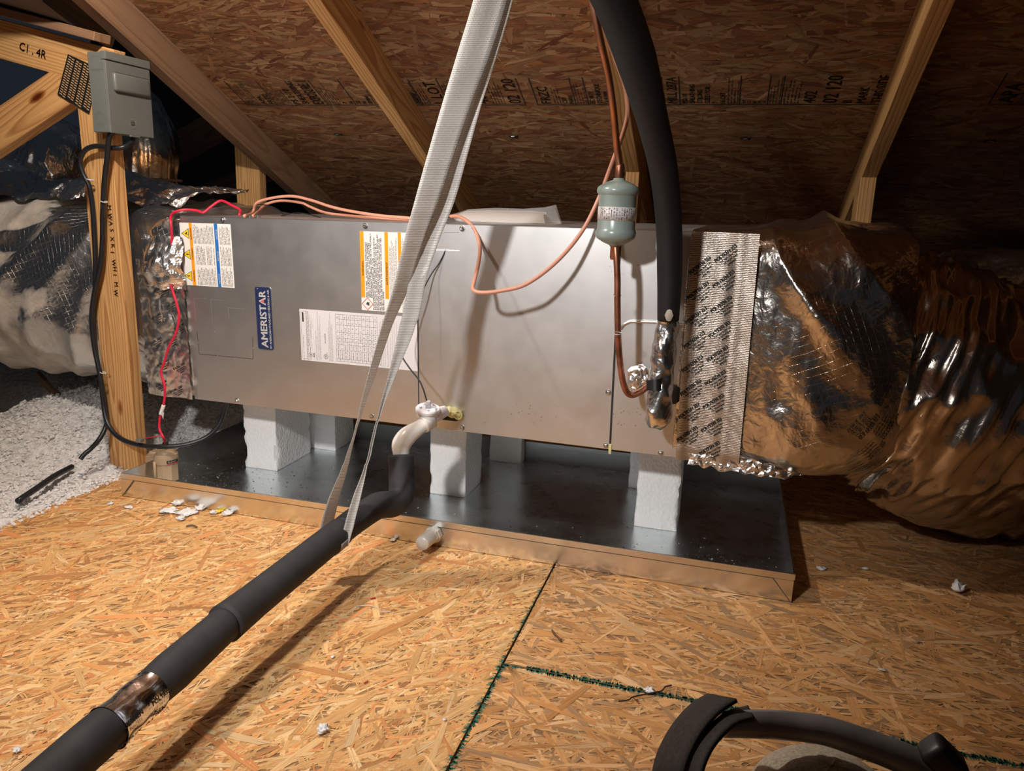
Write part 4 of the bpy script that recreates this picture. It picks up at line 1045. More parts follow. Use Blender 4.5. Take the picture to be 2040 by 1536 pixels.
def poly_stamp(P, u, v, s=1.0, ang=0.72, big='POLYKEN 353'):
    c, sn = math.cos(ang), math.sin(ang)
    P.text(big, u, v, 0.0100*s, width=0.047*s, ang=ang, bold=0.0006*s)
    for i, (t_, w_) in enumerate((('Foil Tape, Duct Tape', .034), ('UL 181A-P listed', .026), ('APPROVED', .016))):
        P.text(t_, u+(0.006+i*.004)*s*c+(0.006*(i+1))*s*sn, v+(0.006+i*.004)*s*sn-(0.006*(i+1))*s*c, 0.0050*s, width=w_*s*1.1, ang=ang, bold=0.00025)
Wt = 1.305-SX0
for col in range(3):
    for row in range(9):
        u = 0.004+col*0.045; v = -0.01+row*0.047+(col % 2)*0.024
        if v > UH-0.04 or u+0.034 > Wt or v < 0.004: continue
        poly_stamp(P, u, v)
tprint = P.build('tape_print', INK, tp)
# crumpled foil skirt under the plenum
def skirt(name, pts, wdt, mt, parent, seed=0, amp=0.012, n=70, m=10):
    C_ = catmull(pts, 10); V = []; F = []; m_ = len(C_)
    for i, c in enumerate(C_):
        for j in range(m):
            q = c+Vector((0, 0.0, 1))*wdt*(j/(m-1)-0.5); e = q*60+Vector((seed*3, 0, 0))
            V.append(q+Vector((noise.noise(e)*amp*.6, -abs(noise.noise(e+Vector((4, 4, 4))))*amp*1.4-0.004, noise.noise(e+Vector((8, 1, 1)))*amp)))
    for i in range(m_-1):
        for j in range(m-1): a = i*m+j; F.append((a, a+1, a+m+1, a+m))
    return mesh(name, V, F, mt, parent)
skirt('crumpled_foil', [at(1372, 912, Y=-0.066), at(1420, 917, Y=-0.072), at(1480, 926, Y=-0.085), at(1540, 934, Y=-0.08), at(1600, 930, Y=-0.05), at(1650, 922, Y=-0.02)], 0.030, FOIL_BRIGHT, rd, 1, 0.008)

# ---- supply side at the left
su = empty('supply_duct', (-0.5, 0.25, 0), 'foil supply plenum and mastic smeared duct at the left of the cabinet', 'duct')
def d_sup(p, t, a):
    w_ = ridged(p+Vector((0, 4, 3)), 3.6)*0.016+ridged(p, 11)*0.006+ridged(p+Vector((1, 1, 4)), 30)*0.0018
    w_ += 0.012*(0.5-abs(math.sin((p.z*1.2-p.x*1.6)*14+noise.noise(p*4)*2)))
    return w_*min(1, t*6)
secs = [(up(0.004, 0.25, 0.222), YU*0.25, ZA*0.222, 14), (up(-0.09, 0.265, 0.222), YU*0.252, ZA*0.228, 9), (up(-0.19, 0.31, 0.222), YU*0.252, ZA*0.236, 5), (Vector((-0.30, 0.355, 0.435)), YA*0.265, ZA*0.245, 3.2),
        (Vector((-0.48, 0.36, 0.43)), YA*0.285, ZA*0.255, 2.8), (Vector((-0.70, 0.37, 0.435)), YA*0.30, ZA*0.26, 2.6), (Vector((-0.95, 0.38, 0.45)), YA*0.30, ZA*0.255, 2.5), (Vector((-1.3, 0.38, 0.46)), YA*0.28, ZA*0.25, 2.5)]
sweep('supply_plenum', secs, MASTIC, su, 22, 220, d_sup)
# crumpled foil collar on top of it
V = []; F = []; nx, ny = 150, 60
for j in range(ny):
    for i in range(nx):
        u = i/(nx-1); v = j/(ny-1)
        c = Vector((-0.98+0.86*u, 0.16+0.30*v, 0.675+0.05*math.sin(v*2.2)))
        e = c*13
        c.z += 0.10*max(0, noise.noise(c*4+Vector((2, 0, 0)))+0.35)*math.sin(math.pi*min(1, v*1.2+.05))*max(0, min(1, (0.9-u)*6))+noise.noise(e)*0.018+ridged(c, 22)*0.010+ridged(c, 50)*0.004
        c.y += noise.noise(e+Vector((5, 5, 5)))*0.03+ridged(c+Vector((3, 3, 3)), 26)*0.008; c.x += noise.noise(e*1.2+Vector((9, 2, 5)))*0.02
        V.append(c)
for j in range(ny-1):
    for i in range(nx-1): a = j*nx+i; F.append((a, a+1, a+nx+1, a+nx))
mesh('crumpled_collar', V, F, FOIL_BRIGHT, su)
# tape print patches on the supply plenum end
P = Print(lambda u, v: up(-0.115+u, -0.0095-0.003*math.sin(u*60)-0.002*math.sin(v*23), v)); 
tpV = []
def spf(x, z): return up(x, -0.006-0.004*math.sin((x+0.115)*60)-0.002*math.sin(z*23)-0.005*abs(noise.noise(Vector((x*45, z*30, 0))))-0.002*abs(noise.noise(Vector((x*110, z*90, 4)))), z)
V = []; F = []
for j in range(110):
    for i in range(46): V.append(spf(-0.140+0.141*i/45+0.004*noise.noise(Vector((0, j*0.3, 0)))*(1 if i == 0 else 0), 0.0+0.34*j/109))
for j in range(109):
    for i in range(45): a = j*46+i; F.append((a, a+1, a+47, a+46))
tb = mesh('foil_tape_band', V, F, m_foil('dull_foil_tape', (0.92, 0.86, 0.80), 0.33, 0.8, False, scale=18.0), su, smooth=True)
P = Print(lambda u, v: spf(-0.115+u, v)+Vector((0, -0.0012, 0)))
for k, (u, v) in enumerate(((0.008, 0.02), (0.05, 0.01), (0.02, 0.075), (0.066, 0.07), (0.005, 0.13), (0.045, 0.135), (0.075, 0.17), (0.01, 0.19), (0.05, 0.22), (0.03, 0.26), (0.075, 0.28))): poly_stamp(P, u, v, 0.8, 0.5, 'FOIL 181')
P.build('tape_print', INK, tb)
# crumpled tape wad beside the warning label
cw = up(-0.045, -0.012, 0.335); V = []; F = []; nn = 26
for j in range(nn):
    for i in range(nn):
        u = i/(nn-1)*2-1; v = j/(nn-1)*2-1; q = Vector((u*0.055, 0, v*0.062)); e = (cw+q)*34
        bul = 0.03*max(0, 1-(u*u+v*v)*0.75)
        V.append(cw+q*(1+0.1*noise.noise(e))+Vector((0, -bul-abs(noise.noise(e))*0.014, 0)))
for j in range(nn-1):
    for i in range(nn-1): a = j*nn+i; F.append((a, a+1, a+nn+1, a+nn))
mesh('tape_wad', V, F, FOIL_BRIGHT, su)
# ribbed flexible run rising behind the post
fd = empty('flexible_duct', (-0.42, 0.5, 0.7), 'dark ribbed foil flexible duct rising behind the grey disconnect box', 'duct')
sweep('duct_jacket', [(at(285, 395, Y=0.5), Vector((0.105, 0, 0)), Vector((0, 0.10, 0)), 2), (at(287, 345, Y=0.5), Vector((0.10, 0, 0)), Vector((0, 0.10, 0)), 2), (at(284, 290, Y=0.52), Vector((0.10, 0, 0.02)), Vector((0, 0.10, 0)), 2), (at(262, 235, Y=0.55), Vector((0.09, 0, 0.05)), Vector((0, 0.09, 0)), 2), (at(225, 200, Y=0.6), Vector((0.06, 0, 0.09)), Vector((0, 0.08, 0)), 2)],
      FOIL_FLEX, fd, 16, 60, lambda p, t, a: 0.006*math.sin(a*26+noise.noise(p*8)*3)+noise.noise(p*14)*0.006)
lathe('duct_tie', [(0.108, -0.004), (0.112, -0.004), (0.112, 0.004), (0.108, 0.004)], Matrix.Translation(at(286, 358, Y=0.5)), simple('grey_tie', (0.25, 0.22, 0.2), 0.5), fd, 40)
# second foil bundle seen through the diagonal
fb = empty('flexible_duct', (-0.7, 0.6, 0.8), 'crumpled foil duct piece seen through the diagonal at the far left', 'duct')
sweep('duct_jacket', [(at(-60, 330, Y=0.6), Vector((0, 0.1, 0)), Vector((0, 0, 0.15)), 2), (at(40, 320, Y=0.6), Vector((0, 0.1, 0)), Vector((0, 0, 0.15)), 2), (at(110, 330, Y=0.6), Vector((0.02, 0.1, 0)), Vector((0, 0, 0.13)), 2), (at(170, 345, Y=0.6), Vector((0.03, 0.1, 0)), Vector((0, 0, 0.1)), 2)], FOIL_BRIGHT, fb, 26, 110,
      lambda p, t, a: ridged(p, 9)*0.022+ridged(p, 24)*0.010+ridged(p, 55)*0.004)

# ------------------------------------------------------------------ refrigerant piping
hp = [atd(1195, -60, 1.12), atd(1232, 20, 1.15), atd(1268, 120, 1.19), atd(1300, 240, 1.245), atd(1322, 340, 1.30), atd(1332, 440, 1.35), atd(1334, 540, 1.39), atd(1331, 637, 1.42)]
sl = empty('suction_line', hp[-1], 'thick black insulated refrigerant hose curving down to the foil wrapped fitting', 'hose')
def off_r(px, d): return px/2*d/FPX
rads = [off_r(88, 1.12), off_r(84, 1.15), off_r(80, 1.19), off_r(62, 1.245)*1.0, off_r(56, 1.3), off_r(52, 1.35), off_r(50, 1.39), off_r(43, 1.42)]
tube('insulation_sleeve', hp, rads, HOSE, sl, 28, 10)
fw = [atd(1331, 628, 1.42), atd(1328, 660, 1.43), atd(1322, 700, 1.435), atd(1317, 760, 1.44), atd(1313, 810, 1.445), atd(1310, 838, 1.45), atd(1309, 850, 1.455)]
P_ = catmull(fw, 8); Rr = interp([0.0185, 0.0205, 0.0215, 0.0235, 0.025, 0.0235, 0.013], 8)
Vv, Ff = tube_geo(P_, Rr, 40)
Vv = [v+Vector((noise.noise(v*55), noise.noise(v*55+Vector((5, 0, 0))), noise.noise(v*80+Vector((0, 7, 0)))))*0.0045+(v-P_[min(i//40, len(P_)-1)])*0.12*noise.noise(v*28) for i, v in enumerate(Vv)]
mesh('foil_wrap', Vv, Ff, m_foil('wrapped_foil_tape', (0.84, 0.80, 0.76), 0.24, 1.3, False, scale=30.0), sl, smooth=True)
q0 = atd(1333, 628, 1.395)
V = []; F = []
for k in range(12):
    a = 2*math.pi*k/12; V.append(q0+Vector((math.cos(a)*0.0065*(1 if k % 2 else 1.2), -0.002, math.sin(a)*0.011)))
V.append(q0+Vector((0, -0.006, 0)))
F = [(k, (k+1) % 12, 12) for k in range(12)]
mesh('sealant_blob', V, F, simple('putty', (0.42, 0.36, 0.29), 0.6), sl, smooth=True)
# black patch on the wrap
V = []; F = []
for j in range(5):
    for i in range(8):
        px = 1288+i*5.8; py = 757+j*5+math.sin(i*0.6)*2-(i*0.8 if j == 0 else 0)
        dd = 1.44-0.0275*math.sin(math.pi*(0.12+0.76*i/7)); V.append(atd(px, py, dd))
for j in range(4):
    for i in range(7): a = j*8+i; F.append((a, a+1, a+9, a+8))
mesh('black_tape', V, F, simple('black_tape', (0.008, 0.008, 0.008), 0.5), sl, smooth=True)
# loose foil flag at the left of the wrap
fc = UM @ Vector((ul(1272, 752).x, -0.004, ul(1272, 752).z)); V = []; F = []; nn = 16
for j in range(nn):
    for i in range(nn):
        a = 2*math.pi*i/(nn-1); r_ = j/(nn-1); q = Vector((math.cos(a)*0.025*r_*(1+0.2*math.cos(3*a)), 0, math.sin(a)*0.028*r_*(1+.15*math.sin(2*a)))); e = (fc+q)*90
        V.append(fc+q+Vector((0, -0.012*(1-r_)-abs(noise.noise(e))*0.009, 0)))
for j in range(nn-1):
    for i in range(nn-1): a = j*nn+i; F.append((a, a+1, a+nn+1, a+nn))
mesh('foil_collar', V, F, FOIL_BRIGHT, sl)

# liquid line with filter drier
CZ = atd(1229, 425, 1.38)
ll = empty('liquid_line', atd(1229, 425, 1.38), 'copper liquid line with grey green filter drier canister', 'pipe')
DD = 1.38
tube('upper_tube', [atd(1172, -60, 1.20), atd(1180, 0, 1.215), atd(1196, 80, 1.24), atd(1212, 150, 1.27), atd(1222, 220, 1.30), atd(1228, 285, 1.345), CZ+Vector((0, 0, 0.076)), CZ+Vector((0, 0, 0.055))], 0.0062, COPPER, ll, 16)
axis_top = atd(1230, 355, DD); axis_bot = atd(1229, 492, DD); up_ = Vector((0, 0, 1))
cz = atd(1229, 425, DD)
pxm = DD/FPX
prof = [(0.0, -0.0585), (0.0085, -0.0585), (0.0105, -0.056), (0.022, -0.0515), (0.0335, -0.0445), (0.0362, -0.040), (0.0366, -0.034), (0.0350, -0.029), (0.0338, -0.027), (0.0336, 0.030), (0.0345, 0.032), (0.0372, 0.0345), (0.0378, 0.040), (0.0365, 0.0445), (0.0335, 0.047), (0.024, 0.0525), (0.0105, 0.0575), (0.0095, 0.0605), (0, 0.0605)]
lathe('drier_canister', prof, Matrix.Translation(cz), DRIERM, ll, 48)
lathe('drier_label', [(0.0337, -0.0125), (0.0341, -0.0125), (0.0341, 0.011), (0.0337, 0.011)], Matrix.Translation(cz), simple('drier_label_paper', (0.62, 0.58, 0.57), 0.5), ll, 48)['label'] = 'pale printed band on the canister'
vdir = (CAM-cz); va_ = math.atan2(vdir.y, vdir.x)
P = Print(lambda u, v: cz+Vector((math.cos(va_+u/0.0341)*0.0344, math.sin(va_+u/0.0341)*0.0344, v))); rr = random.Random(12)
for k in range(15):
    u = -0.033+k*0.0046; kk = rr.random()
    if abs(k-5) == 0: P.quad(u, -0.007, u+0.0009, 0.006); P.quad(u-0.0008, 0.004, u+0.0018, 0.0048)
    else:
        for j in range(int(18)):
            if rr.random() < 0.6: P.quad(u-rr.uniform(0, .001), -0.0105+j*0.0011, u+rr.uniform(0.0005, 0.0026), -0.0105+j*0.0011+0.0007)
P.build('label_print', INK, ll)
lathe('braze_collar', [(0.0066, 0), (0.0078, 0.002), (0.0078, 0.022), (0.0066, 0.026)], Matrix.Translation(cz+Vector((0, 0, 0.0585))), COPPER_DK, ll, 20)
lathe('braze_collar', [(0.0066, -0.024), (0.0080, -0.02), (0.0080, -0.001), (0.0095, 0.0)], Matrix.Translation(cz+Vector((0, 0, -0.058))), COPPER_DK, ll, 20)
tube('lower_tube', [CZ+Vector((0, 0, -0.052)), atd(1228, 512, 1.392), atd(1230, 555, 1.40), atd(1230, 600, 1.41), atd(1231, 660, 1.425), atd(1234, 710, 1.44), atd(1240, 755, 1.45), atd(1248, 780, 1.46), atd(1259, 787, 1.465), atd(1275, 781, 1.47), atd(1290, 770, 1.48)], 0.0060, COPPER_DK, ll, 16)
for px, py in ((1229, 588), (1230, 664)):
    c = atd(px, py, 1.41); lathe('wire_tie', [(0.0068, -0.0006), (0.0076, -0.0006), (0.0076, 0.0006), (0.0068, 0.0006)], Matrix.Translation(c) @ Matrix.Rotation(0.2, 4, 'X'), TIE, ll, 20)
# second (salmon) tube running beside the line and looping in front of the cabinet
tube('small_tube', [atd(1183, -40, 1.22), atd(1196, 30, 1.245), atd(1216, 90, 1.27), atd(1238, 150, 1.30), atd(1248, 190, 1.32), atd(1250, 230, 1.34), atd(1240, 270, 1.36), atd(1225, 310, 1.39), atd(1212, 345, 1.43), atd(1193, 395, 1.46), atd(1160, 460, 1.46), atd(1110, 520, 1.455), atd(1050, 565, 1.455), atd(1000, 579, 1.46), atd(960, 583, 1.465), atd(943, 577, 1.475), atd(945, 560, 1.49), atd(953, 525, 1.525), atd(956, 495, 1.555), atd(950, 468, 1.58), atd(941, 450, 1.587), atd(927, 438, 1.61), atd(912, 431, 1.65), atd(898, 431, 1.68)],
     0.0039, SALMON, None, 12).name = 'copper_capillary'
bpy.data.objects['copper_capillary'].data.name = 'copper_capillary'
tag(bpy.data.objects['copper_capillary'], 'thin salmon copper tube looping in front of the cabinet from behind the canister', 'tube')
# salmon tubes lying on top of the cabinet
def top_tube(pts, r_, mt, nm, label, cat):
    o = tube(nm, pts, r_, mt, None, 10); tag(o, label, cat); return o
top_tube([up(0.165, 0.02, UH+0.004), atd(503, 424, 1.98), atd(512, 404, 1.98), atd(545, 394, 1.97), atd(583, 391, 1.95), atd(620, 399, 1.92), atd(660, 412, 1.87), atd(700, 421, 1.82), atd(760, 430, 1.76), atd(810, 434, 1.73), atd(830, 437, 1.72)], 0.0036, SALMON, 'copper_capillary', 'salmon tube arching over the top left of the cabinet, the higher of two', 'tube')
top_tube([up(0.18, 0.03, UH+0.004), atd(516, 420, 2.03), atd(530, 407, 2.03), atd(560, 400, 2.02), atd(600, 404, 2.0), atd(618, 412, 1.99), atd(650, 424, 1.95), atd(700, 430, 1.88), atd(760, 435, 1.82), atd(822, 439, 1.75)], 0.0034, SALMON, 'copper_capillary', 'lower salmon tube arching over the top left of the cabinet, behind the higher one', 'tube')
top_tube([up(0.158, 0.03, UH+0.003), atd(500, 417, 2.0), atd(515, 408, 2.0), atd(540, 411, 1.99), atd(560, 422, 1.98), atd(566, 430, 1.97)], 0.0013, CABLE, 'control_wire', 'thin black wire arching beside the fittings on the cabinet top', 'wire')
top_tube([atd(560, 430, 1.99), atd(590, 424, 1.97), atd(620, 428, 1.95), atd(640, 434, 1.9)], 0.0013, CABLE, 'control_wire', 'thin black wire lying on the cabinet top under the salmon tubes', 'wire')
# black wire running down to the trap
top_tube([up(0.655, 0.01, UH+0.003), atd(884, 462, 1.615), atd(889, 492, 1.615), atd(876, 522, 1.62), atd(858, 548, 1.62), atd(836, 590, 1.61), atd(812, 635, 1.605), atd(797, 672, 1.60), atd(799, 705, 1.595), atd(815, 732, 1.59), atd(834, 756, 1.58), atd(843, 775, 1.57), atd(850, 798, 1.56)], 0.0016, CABLE, 'float_wire', 'thin black wire running behind the strap down to the white trap', 'wire')
# bag of papers on the cabinet
bg = empty('document_bag', up(0.82, 0.2, UH), 'clear zip bag with rolled instruction papers lying on the cabinet top', 'bag')
d0 = 1.80
def prof_strip(name, pts_top, pts_bot, d, mt, bulge=0.02):
    V = []; F = []; n_ = len(pts_top); m_ = 8
    for i in range(n_):
        a = atd(*pts_top[i], d+0.05); b = atd(*pts_bot[i], d-0.05)
        for j in range(m_):
            t_ = j/(m_-1); p_ = a*(1-t_)+b*t_; V.append(p_+Vector((0, -bulge*0.8, bulge*0.25))*math.sin(math.pi*t_)+Vector((0, 0, 0.0015*noise.noise(p_*40))))
    for i in range(n_):
        a = atd(*pts_top[i], d+0.05); b = atd(*pts_bot[i], d+0.04)
        for j in range(m_): t_ = j/(m_-1); V.append(a*(1-t_)+b*t_+Vector((0, 0.01, 0)))
    o_ = n_*m_
    for i in range(n_-1):
        for j in range(m_-1):
            a = i*m_+j; F += [(a, a+m_, a+m_+1, a+1), (o_+a, o_+a+1, o_+a+m_+1, o_+a+m_)]
    return mesh(name, V, F, mt, bg, smooth=True)
prof_strip('paper_roll', [(912, 428), (930, 421), (970, 419), (1020, 420), (1060, 421), (1086, 423)], [(915, 438), (930, 441), (970, 443), (1020, 444), (1060, 444), (1086, 445)], d0, simple('cream_paper', (0.72, 0.64, 0.58), 0.6))
mfilm, nt_, b__ = mat('clear_film')
b__.inputs['Base Color'].default_value = (0.8, 0.8, 0.8, 1); b__.inputs['Roughness'].default_value = 0.15; b__.inputs['Alpha'].default_value = 0.28
prof_strip('clear_sleeve', [(905, 428), (930, 417), (985, 414), (1040, 416), (1085, 413), (1106, 408)], [(908, 440), (930, 444), (985, 446), (1040, 447), (1090, 448), (1118, 446)], d0-0.03, mfilm, 0.026)

# ------------------------------------------------------------------ condensate drain
dl = empty('condensate_line', (0.59, -0.5, 0.11), 'black foam sleeved condensate pipe rising from lower left to the white trap', 'pipe')
RF = 0.0262
jn = atd(800, 1010, 1.535)
pz = lambda px, py, z: at(px, py, Z=z)
A0 = pz(135, 1520, 0.100); A1 = pz(300, 1375, 0.104); A2 = pz(448, 1243, 0.110); A3 = pz(640, 1090, 0.118); A4 = pz(700, 1042, 0.121)
e0 = atd(798, 905, 1.585); e1 = atd(799, 975, 1.565)
# lower sleeve, tape, middle, upper
def blend(a, b, t_): return a*(1-t_)+b*t_
AX = pz(20, 1625, 0.098)
S_a = blend(A0, A1, 0.42)
tube('foam_sleeve', [AX, A0, blend(A0, A1, 0.30), blend(A0, A1, 0.46)], [RF*1.05, RF*1.05, RF*1.06, RF*1.02], RUBBER, dl, 36)
tube('foam_sleeve', [blend(A0, A1, 0.98), blend(A1, A2, 0.25), blend(A1, A2, 0.6), blend(A1, A2, 1.02)], [RF*0.97, RF*1.06, RF*1.02, RF*0.97], RUBBER, dl, 36)
tube('foam_sleeve', [A2, blend(A2, A3, 0.25), blend(A2, A3, 0.6), A3, blend(A3, A4, 0.6)], [RF*1.13, RF*1.05, RF*1.03, RF*1.02, RF*1.02], RUBBER, dl, 36)
tube('foam_elbow', [blend(A3, A4, 0.55), A4+Vector((0.003, 0.012, 0.002)), atd(752, 1008, 1.51), atd(783, 1003, 1.55), atd(799, 985, 1.57), atd(800, 950, 1.578), atd(799, 907, 1.585)], [RF*0.94, RF*0.97, RF*1.0, RF*1.04, RF*1.02, RF*1.0, RF*1.0], RUBBER, dl, 36)
# foil tape around the sleeve
tw = [blend(A0, A1, 0.45), blend(A0, A1, 0.6), blend(A0, A1, 0.8), blend(A0, A1, 1.0)]
P_ = catmull(tw, 8); Vv, Ff = tube_geo(P_, interp([RF*1.09, RF*1.02, RF*1.0, RF*1.04], 8), 48, cap=False)
Vv = [v+(v-P_[i//48])*0.10*noise.noise(v*45) for i, v in enumerate(Vv)]
ftw = mesh('foil_tape_wrap', Vv, Ff, m_foil('shiny_wrap', (0.72, 0.76, 0.84), 0.16, 0.5, False, scale=10.0), dl, smooth=True)
axd = (P_[-1]-P_[0]).normalized(); ctr = P_[len(P_)//2]; sidev = axd.cross(ZA).normalized(); upv = sidev.cross(axd)
def wrap_f(u, v):
    a = v/RF; p_ = ctr+axd*u; d_ = sidev*math.cos(a)+upv*math.sin(a); return p_+d_*(RF*1.115)
P = Print(wrap_f)
for u, v in ((-0.04, 0.006), (0.01, 0.004), (-0.045, -0.014), (0.0, -0.016)): P.text('POLYKEN', u, v, 0.008, width=0.034, bold=0.0004); P.text('Foil Tape 353', u, v-0.006, 0.005, width=0.03)
P.build('tape_print', INK, ftw)
# pvc elbow and riser to the trap
tube('pvc_pipe', [atd(799, 935, 1.58), atd(799, 905, 1.582), atd(800, 885, 1.585), atd(812, 868, 1.59), atd(835, 852, 1.60), atd(856, 838, 1.61)], [0.0155, 0.0165, 0.0200, 0.0195, 0.0152, 0.0152], PVC, dl, 28)
tube('pvc_collar', [atd(843, 846, 1.60), atd(850, 842, 1.605), atd(860, 836, 1.612)], [0.0182, 0.0182, 0.0182], PVC, dl, 28)
# trap / float switch body
tc_ = atd(852, 826, 1.612)
fr = frame((0.12, -0.15, 1), tc_)
trp = lathe('trap_body', [(0, -0.019), (0.013, -0.018), (0.021, -0.010), (0.0225, 0.0), (0.0225, 0.008), (0.026, 0.009), (0.0262, 0.014), (0.024, 0.0165), (0, 0.0165)], fr, TRAPW, dl, 24)
autosmooth(trp)
lathe('wire_spigot', [(0, 0.016), (0.0058, 0.016), (0.0054, 0.030), (0.003, 0.032), (0, 0.032)], fr, TRAPW, dl, 16)
for a in range(5):
    an = a*1.257+0.3; lathe('lid_rib', [(0, 0.016), (0.0032, 0.016), (0.0030, 0.0195), (0, 0.0195)], fr @ Matrix.Translation((0.0165*math.cos(an), 0.0165*math.sin(an), 0)), TRAPW, dl, 8, False)
tube('trap_outlet', [tc_+Vector((0.005, 0.004, -0.004)), atd(874, 824, 1.62), atd(888, 818, 1.63)], [0.0165, 0.0145, 0.0115], TRAPW, dl, 20)

# ------------------------------------------------------------------ strap
def m_web():
    m, nt, b = mat('woven_duct_strap')
    uv = N(nt, 'ShaderNodeUVMap', uv_map='UVMap')
    wv = N(nt, 'ShaderNodeTexWave', bands_direction='Y', inp={'Scale': 105.0, 'Distortion': 1.2, 'Detail': 1.0, 'Detail Scale': 6.0}); nt.links.new(uv.outputs[0], wv.inputs['Vector'])
    w2 = N(nt, 'ShaderNodeTexWave', bands_direction='X', inp={'Scale': 130.0, 'Distortion': 0.5}); nt.links.new(uv.outputs[0], w2.inputs['Vector'])
    mm = N(nt, 'ShaderNodeMath', operation='ADD'); nt.links.new(wv.outputs['Fac'], mm.inputs[0])
    m2 = N(nt, 'ShaderNodeMath', operation='MULTIPLY', inp={1: 0.4}); nt.links.new(w2.outputs['Fac'], m2.inputs[0]); nt.links.new(m2.outputs[0], mm.inputs[1])
    r = ramp(nt, [(0.25, (0.52, 0.49, 0.46)), (0.8, (0.88, 0.86, 0.83))], mm.outputs[0]); nt.links.new(r.outputs[0], b.inputs['Base Color'])
    b.inputs['Roughness'].default_value = 0.42
    nrm_ = bump(nt, b, mm.outputs[0], 0.7, 0.0008)
    tr_ = N(nt, 'ShaderNodeBsdfTranslucent'); nt.links.new(r.outputs[0], tr_.inputs['Color'])
    ms = N(nt, 'ShaderNodeMixShader'); ms.inputs[0].default_value = 0.42
    nt.links.new(b.outputs[0], ms.inputs[1]); nt.links.new(tr_.outputs[0], ms.inputs[2])
    nt.links.new(ms.outputs[0], nt.nodes['Material Output'].inputs['Surface']); return m
WEB = m_web()
strap = empty('hanging_strap', atd(900, 300, 1.3), 'translucent white woven strap hanging from the roof and cradling the black pipe', 'strap')
SWD = 0.053
def ribbon(name, rows, fold=None):
    """rows: (py, xleft, xright, d, side) ; side +1 = left edge nearer"""
    ys = [r_[0] for r_ in rows]; V = []; UVs = []; F = []; n_ = 48; m_ = 7
    L = 0; prev = None
    C_ = [Vector((r_[1], r_[2], r_[3])) for r_ in rows]; E_ = catmull(C_, 8)
    E_ = [sum(E_[max(0, q-9):q+10], Vector((0, 0, 0)))/len(E_[max(0, q-9):q+10]) if 9 <= q < len(E_)-9 else E_[q] for q in range(len(E_))] if False else E_
    Y_ = interp([float(y) for y in ys], 8); S_ = interp([float(r_[4]) for r_ in rows], 8)
    for i, (e, y, s) in enumerate(zip(E_, Y_, S_)):
        d = e.z; wpx = max((e.y-e.x)*d/FPX, 0.002); dz = math.sqrt(max(SWD**2-wpx**2, 0))/2*s
        a = atd(e.x, y, d-dz); b = atd(e.y, y, d+dz)
        if fold is not None:
            a = atd(e.x, y, d); b = atd(e.y, y, d)
        c = (a+b)/2
        if prev is not None: L += (c-prev).length
        prev = c
        vdir_ = (CAM-c).normalized()
        for j in range(m_):
            t_ = j/(m_-1); p_ = a*(1-t_)+b*t_
            if fold is not None:
                h = max(SWD-wpx, 0)*0.16; ft = fold; p_ = p_-vdir_*h*(t_/ft if t_ < ft else (1-t_)/(1-ft))
            V.append(p_+Vector((0, 0, 0))+vdir_*0.0015*math.sin(t_*6.28)); UVs.append((t_*SWD, L))
    nr = len(E_)
    for i in range(nr-1):
        for j in range(m_-1): a = i*m_+j; F.append((a, a+1, a+m_+1, a+m_))
    me = bpy.data.meshes.new(name); me.from_pydata(V, [], F); me.update(); uvl = me.uv_layers.new(name='UVMap')
    for lp in me.loops: uvl.data[lp.index].uv = UVs[lp.vertex_index]
    me.shade_smooth(); me.materials.append(WEB)
    o = bpy.data.objects.new(name, me); COL.objects.link(o); o.parent = strap; o.matrix_parent_inverse = WM[strap.name].inverted()
    md = o.modifiers.new('thick', 'SOLIDIFY'); md.thickness = 0.0007
    return o
ribbon('front_strand', [(-70, 965, 1031, 1.215, 0.2), (0, 943, 1010, 1.225, 0.2), (100, 913, 979, 1.24, 0.2), (200, 883, 941, 1.26, 0.3), (300, 854, 907, 1.28, 0.4), (400, 826, 874, 1.30, 0.5), (500, 800, 839, 1.325, 0.7), (565, 785, 817, 1.34, 0.8), (648, 760, 781, 1.355, 0.9), (740, 735, 750, 1.37, 1), (832, 713, 719, 1.39, 1), (869, 703, 707, 1.40, 1), (907, 690, 698, 1.41, 1), (927, 682, 693, 1.415, 1), (990, 656, 676, 1.43, 0.9), (1052, 637, 662, 1.45, 0.8), (1085, 630, 656, 1.455, 0.8)])
ribbon('rear_strand', [(-70, 1020, 1042, 1.235, 0), (0, 1000, 1022, 1.245, 0), (100, 968, 994, 1.26, 0), (200, 930, 962, 1.28, 0), (300, 897, 934, 1.30, 0), (400, 864, 906, 1.325, 0), (500, 832, 868, 1.345, 0), (565, 814, 848, 1.355, 0), (600, 807, 841, 1.36, 0), (648, 796, 828, 1.365, 0), (740, 775, 792, 1.375, 0), (832, 752, 758, 1.38, 0), (869, 741, 747, 1.383, 0), (907, 733, 739, 1.385, 0), (927, 726, 732, 1.386, 0), (990, 703, 719, 1.386, 0), (1052, 685, 704, 1.388, 0), (1088, 675, 694, 1.392, 0)], fold=0.45)
# loop under the pipe
lc = blend(A3, A4, 0.35); ld = (A4-A3).normalized(); ls = ld.cross(ZA).normalized(); V = []; F = []
for i in range(20):
    a = math.pi*(1.0+1.0*i/19)
    for j in range(5):
        V.append(lc+ld*((j/4-0.5)*0.03)+ls*math.cos(a)*(RF*1.07)+ZA*math.sin(a)*(RF*1.07))
for i in range(19):
    for j in range(4): a = i*5+j; F.append((a, a+1, a+6, a+5))
o = mesh('under_loop', V, F, WEB, strap, smooth=True); o.data.uv_layers.new(name='UVMap'); md = o.modifiers.new('thick', 'SOLIDIFY'); md.thickness = 0.0008

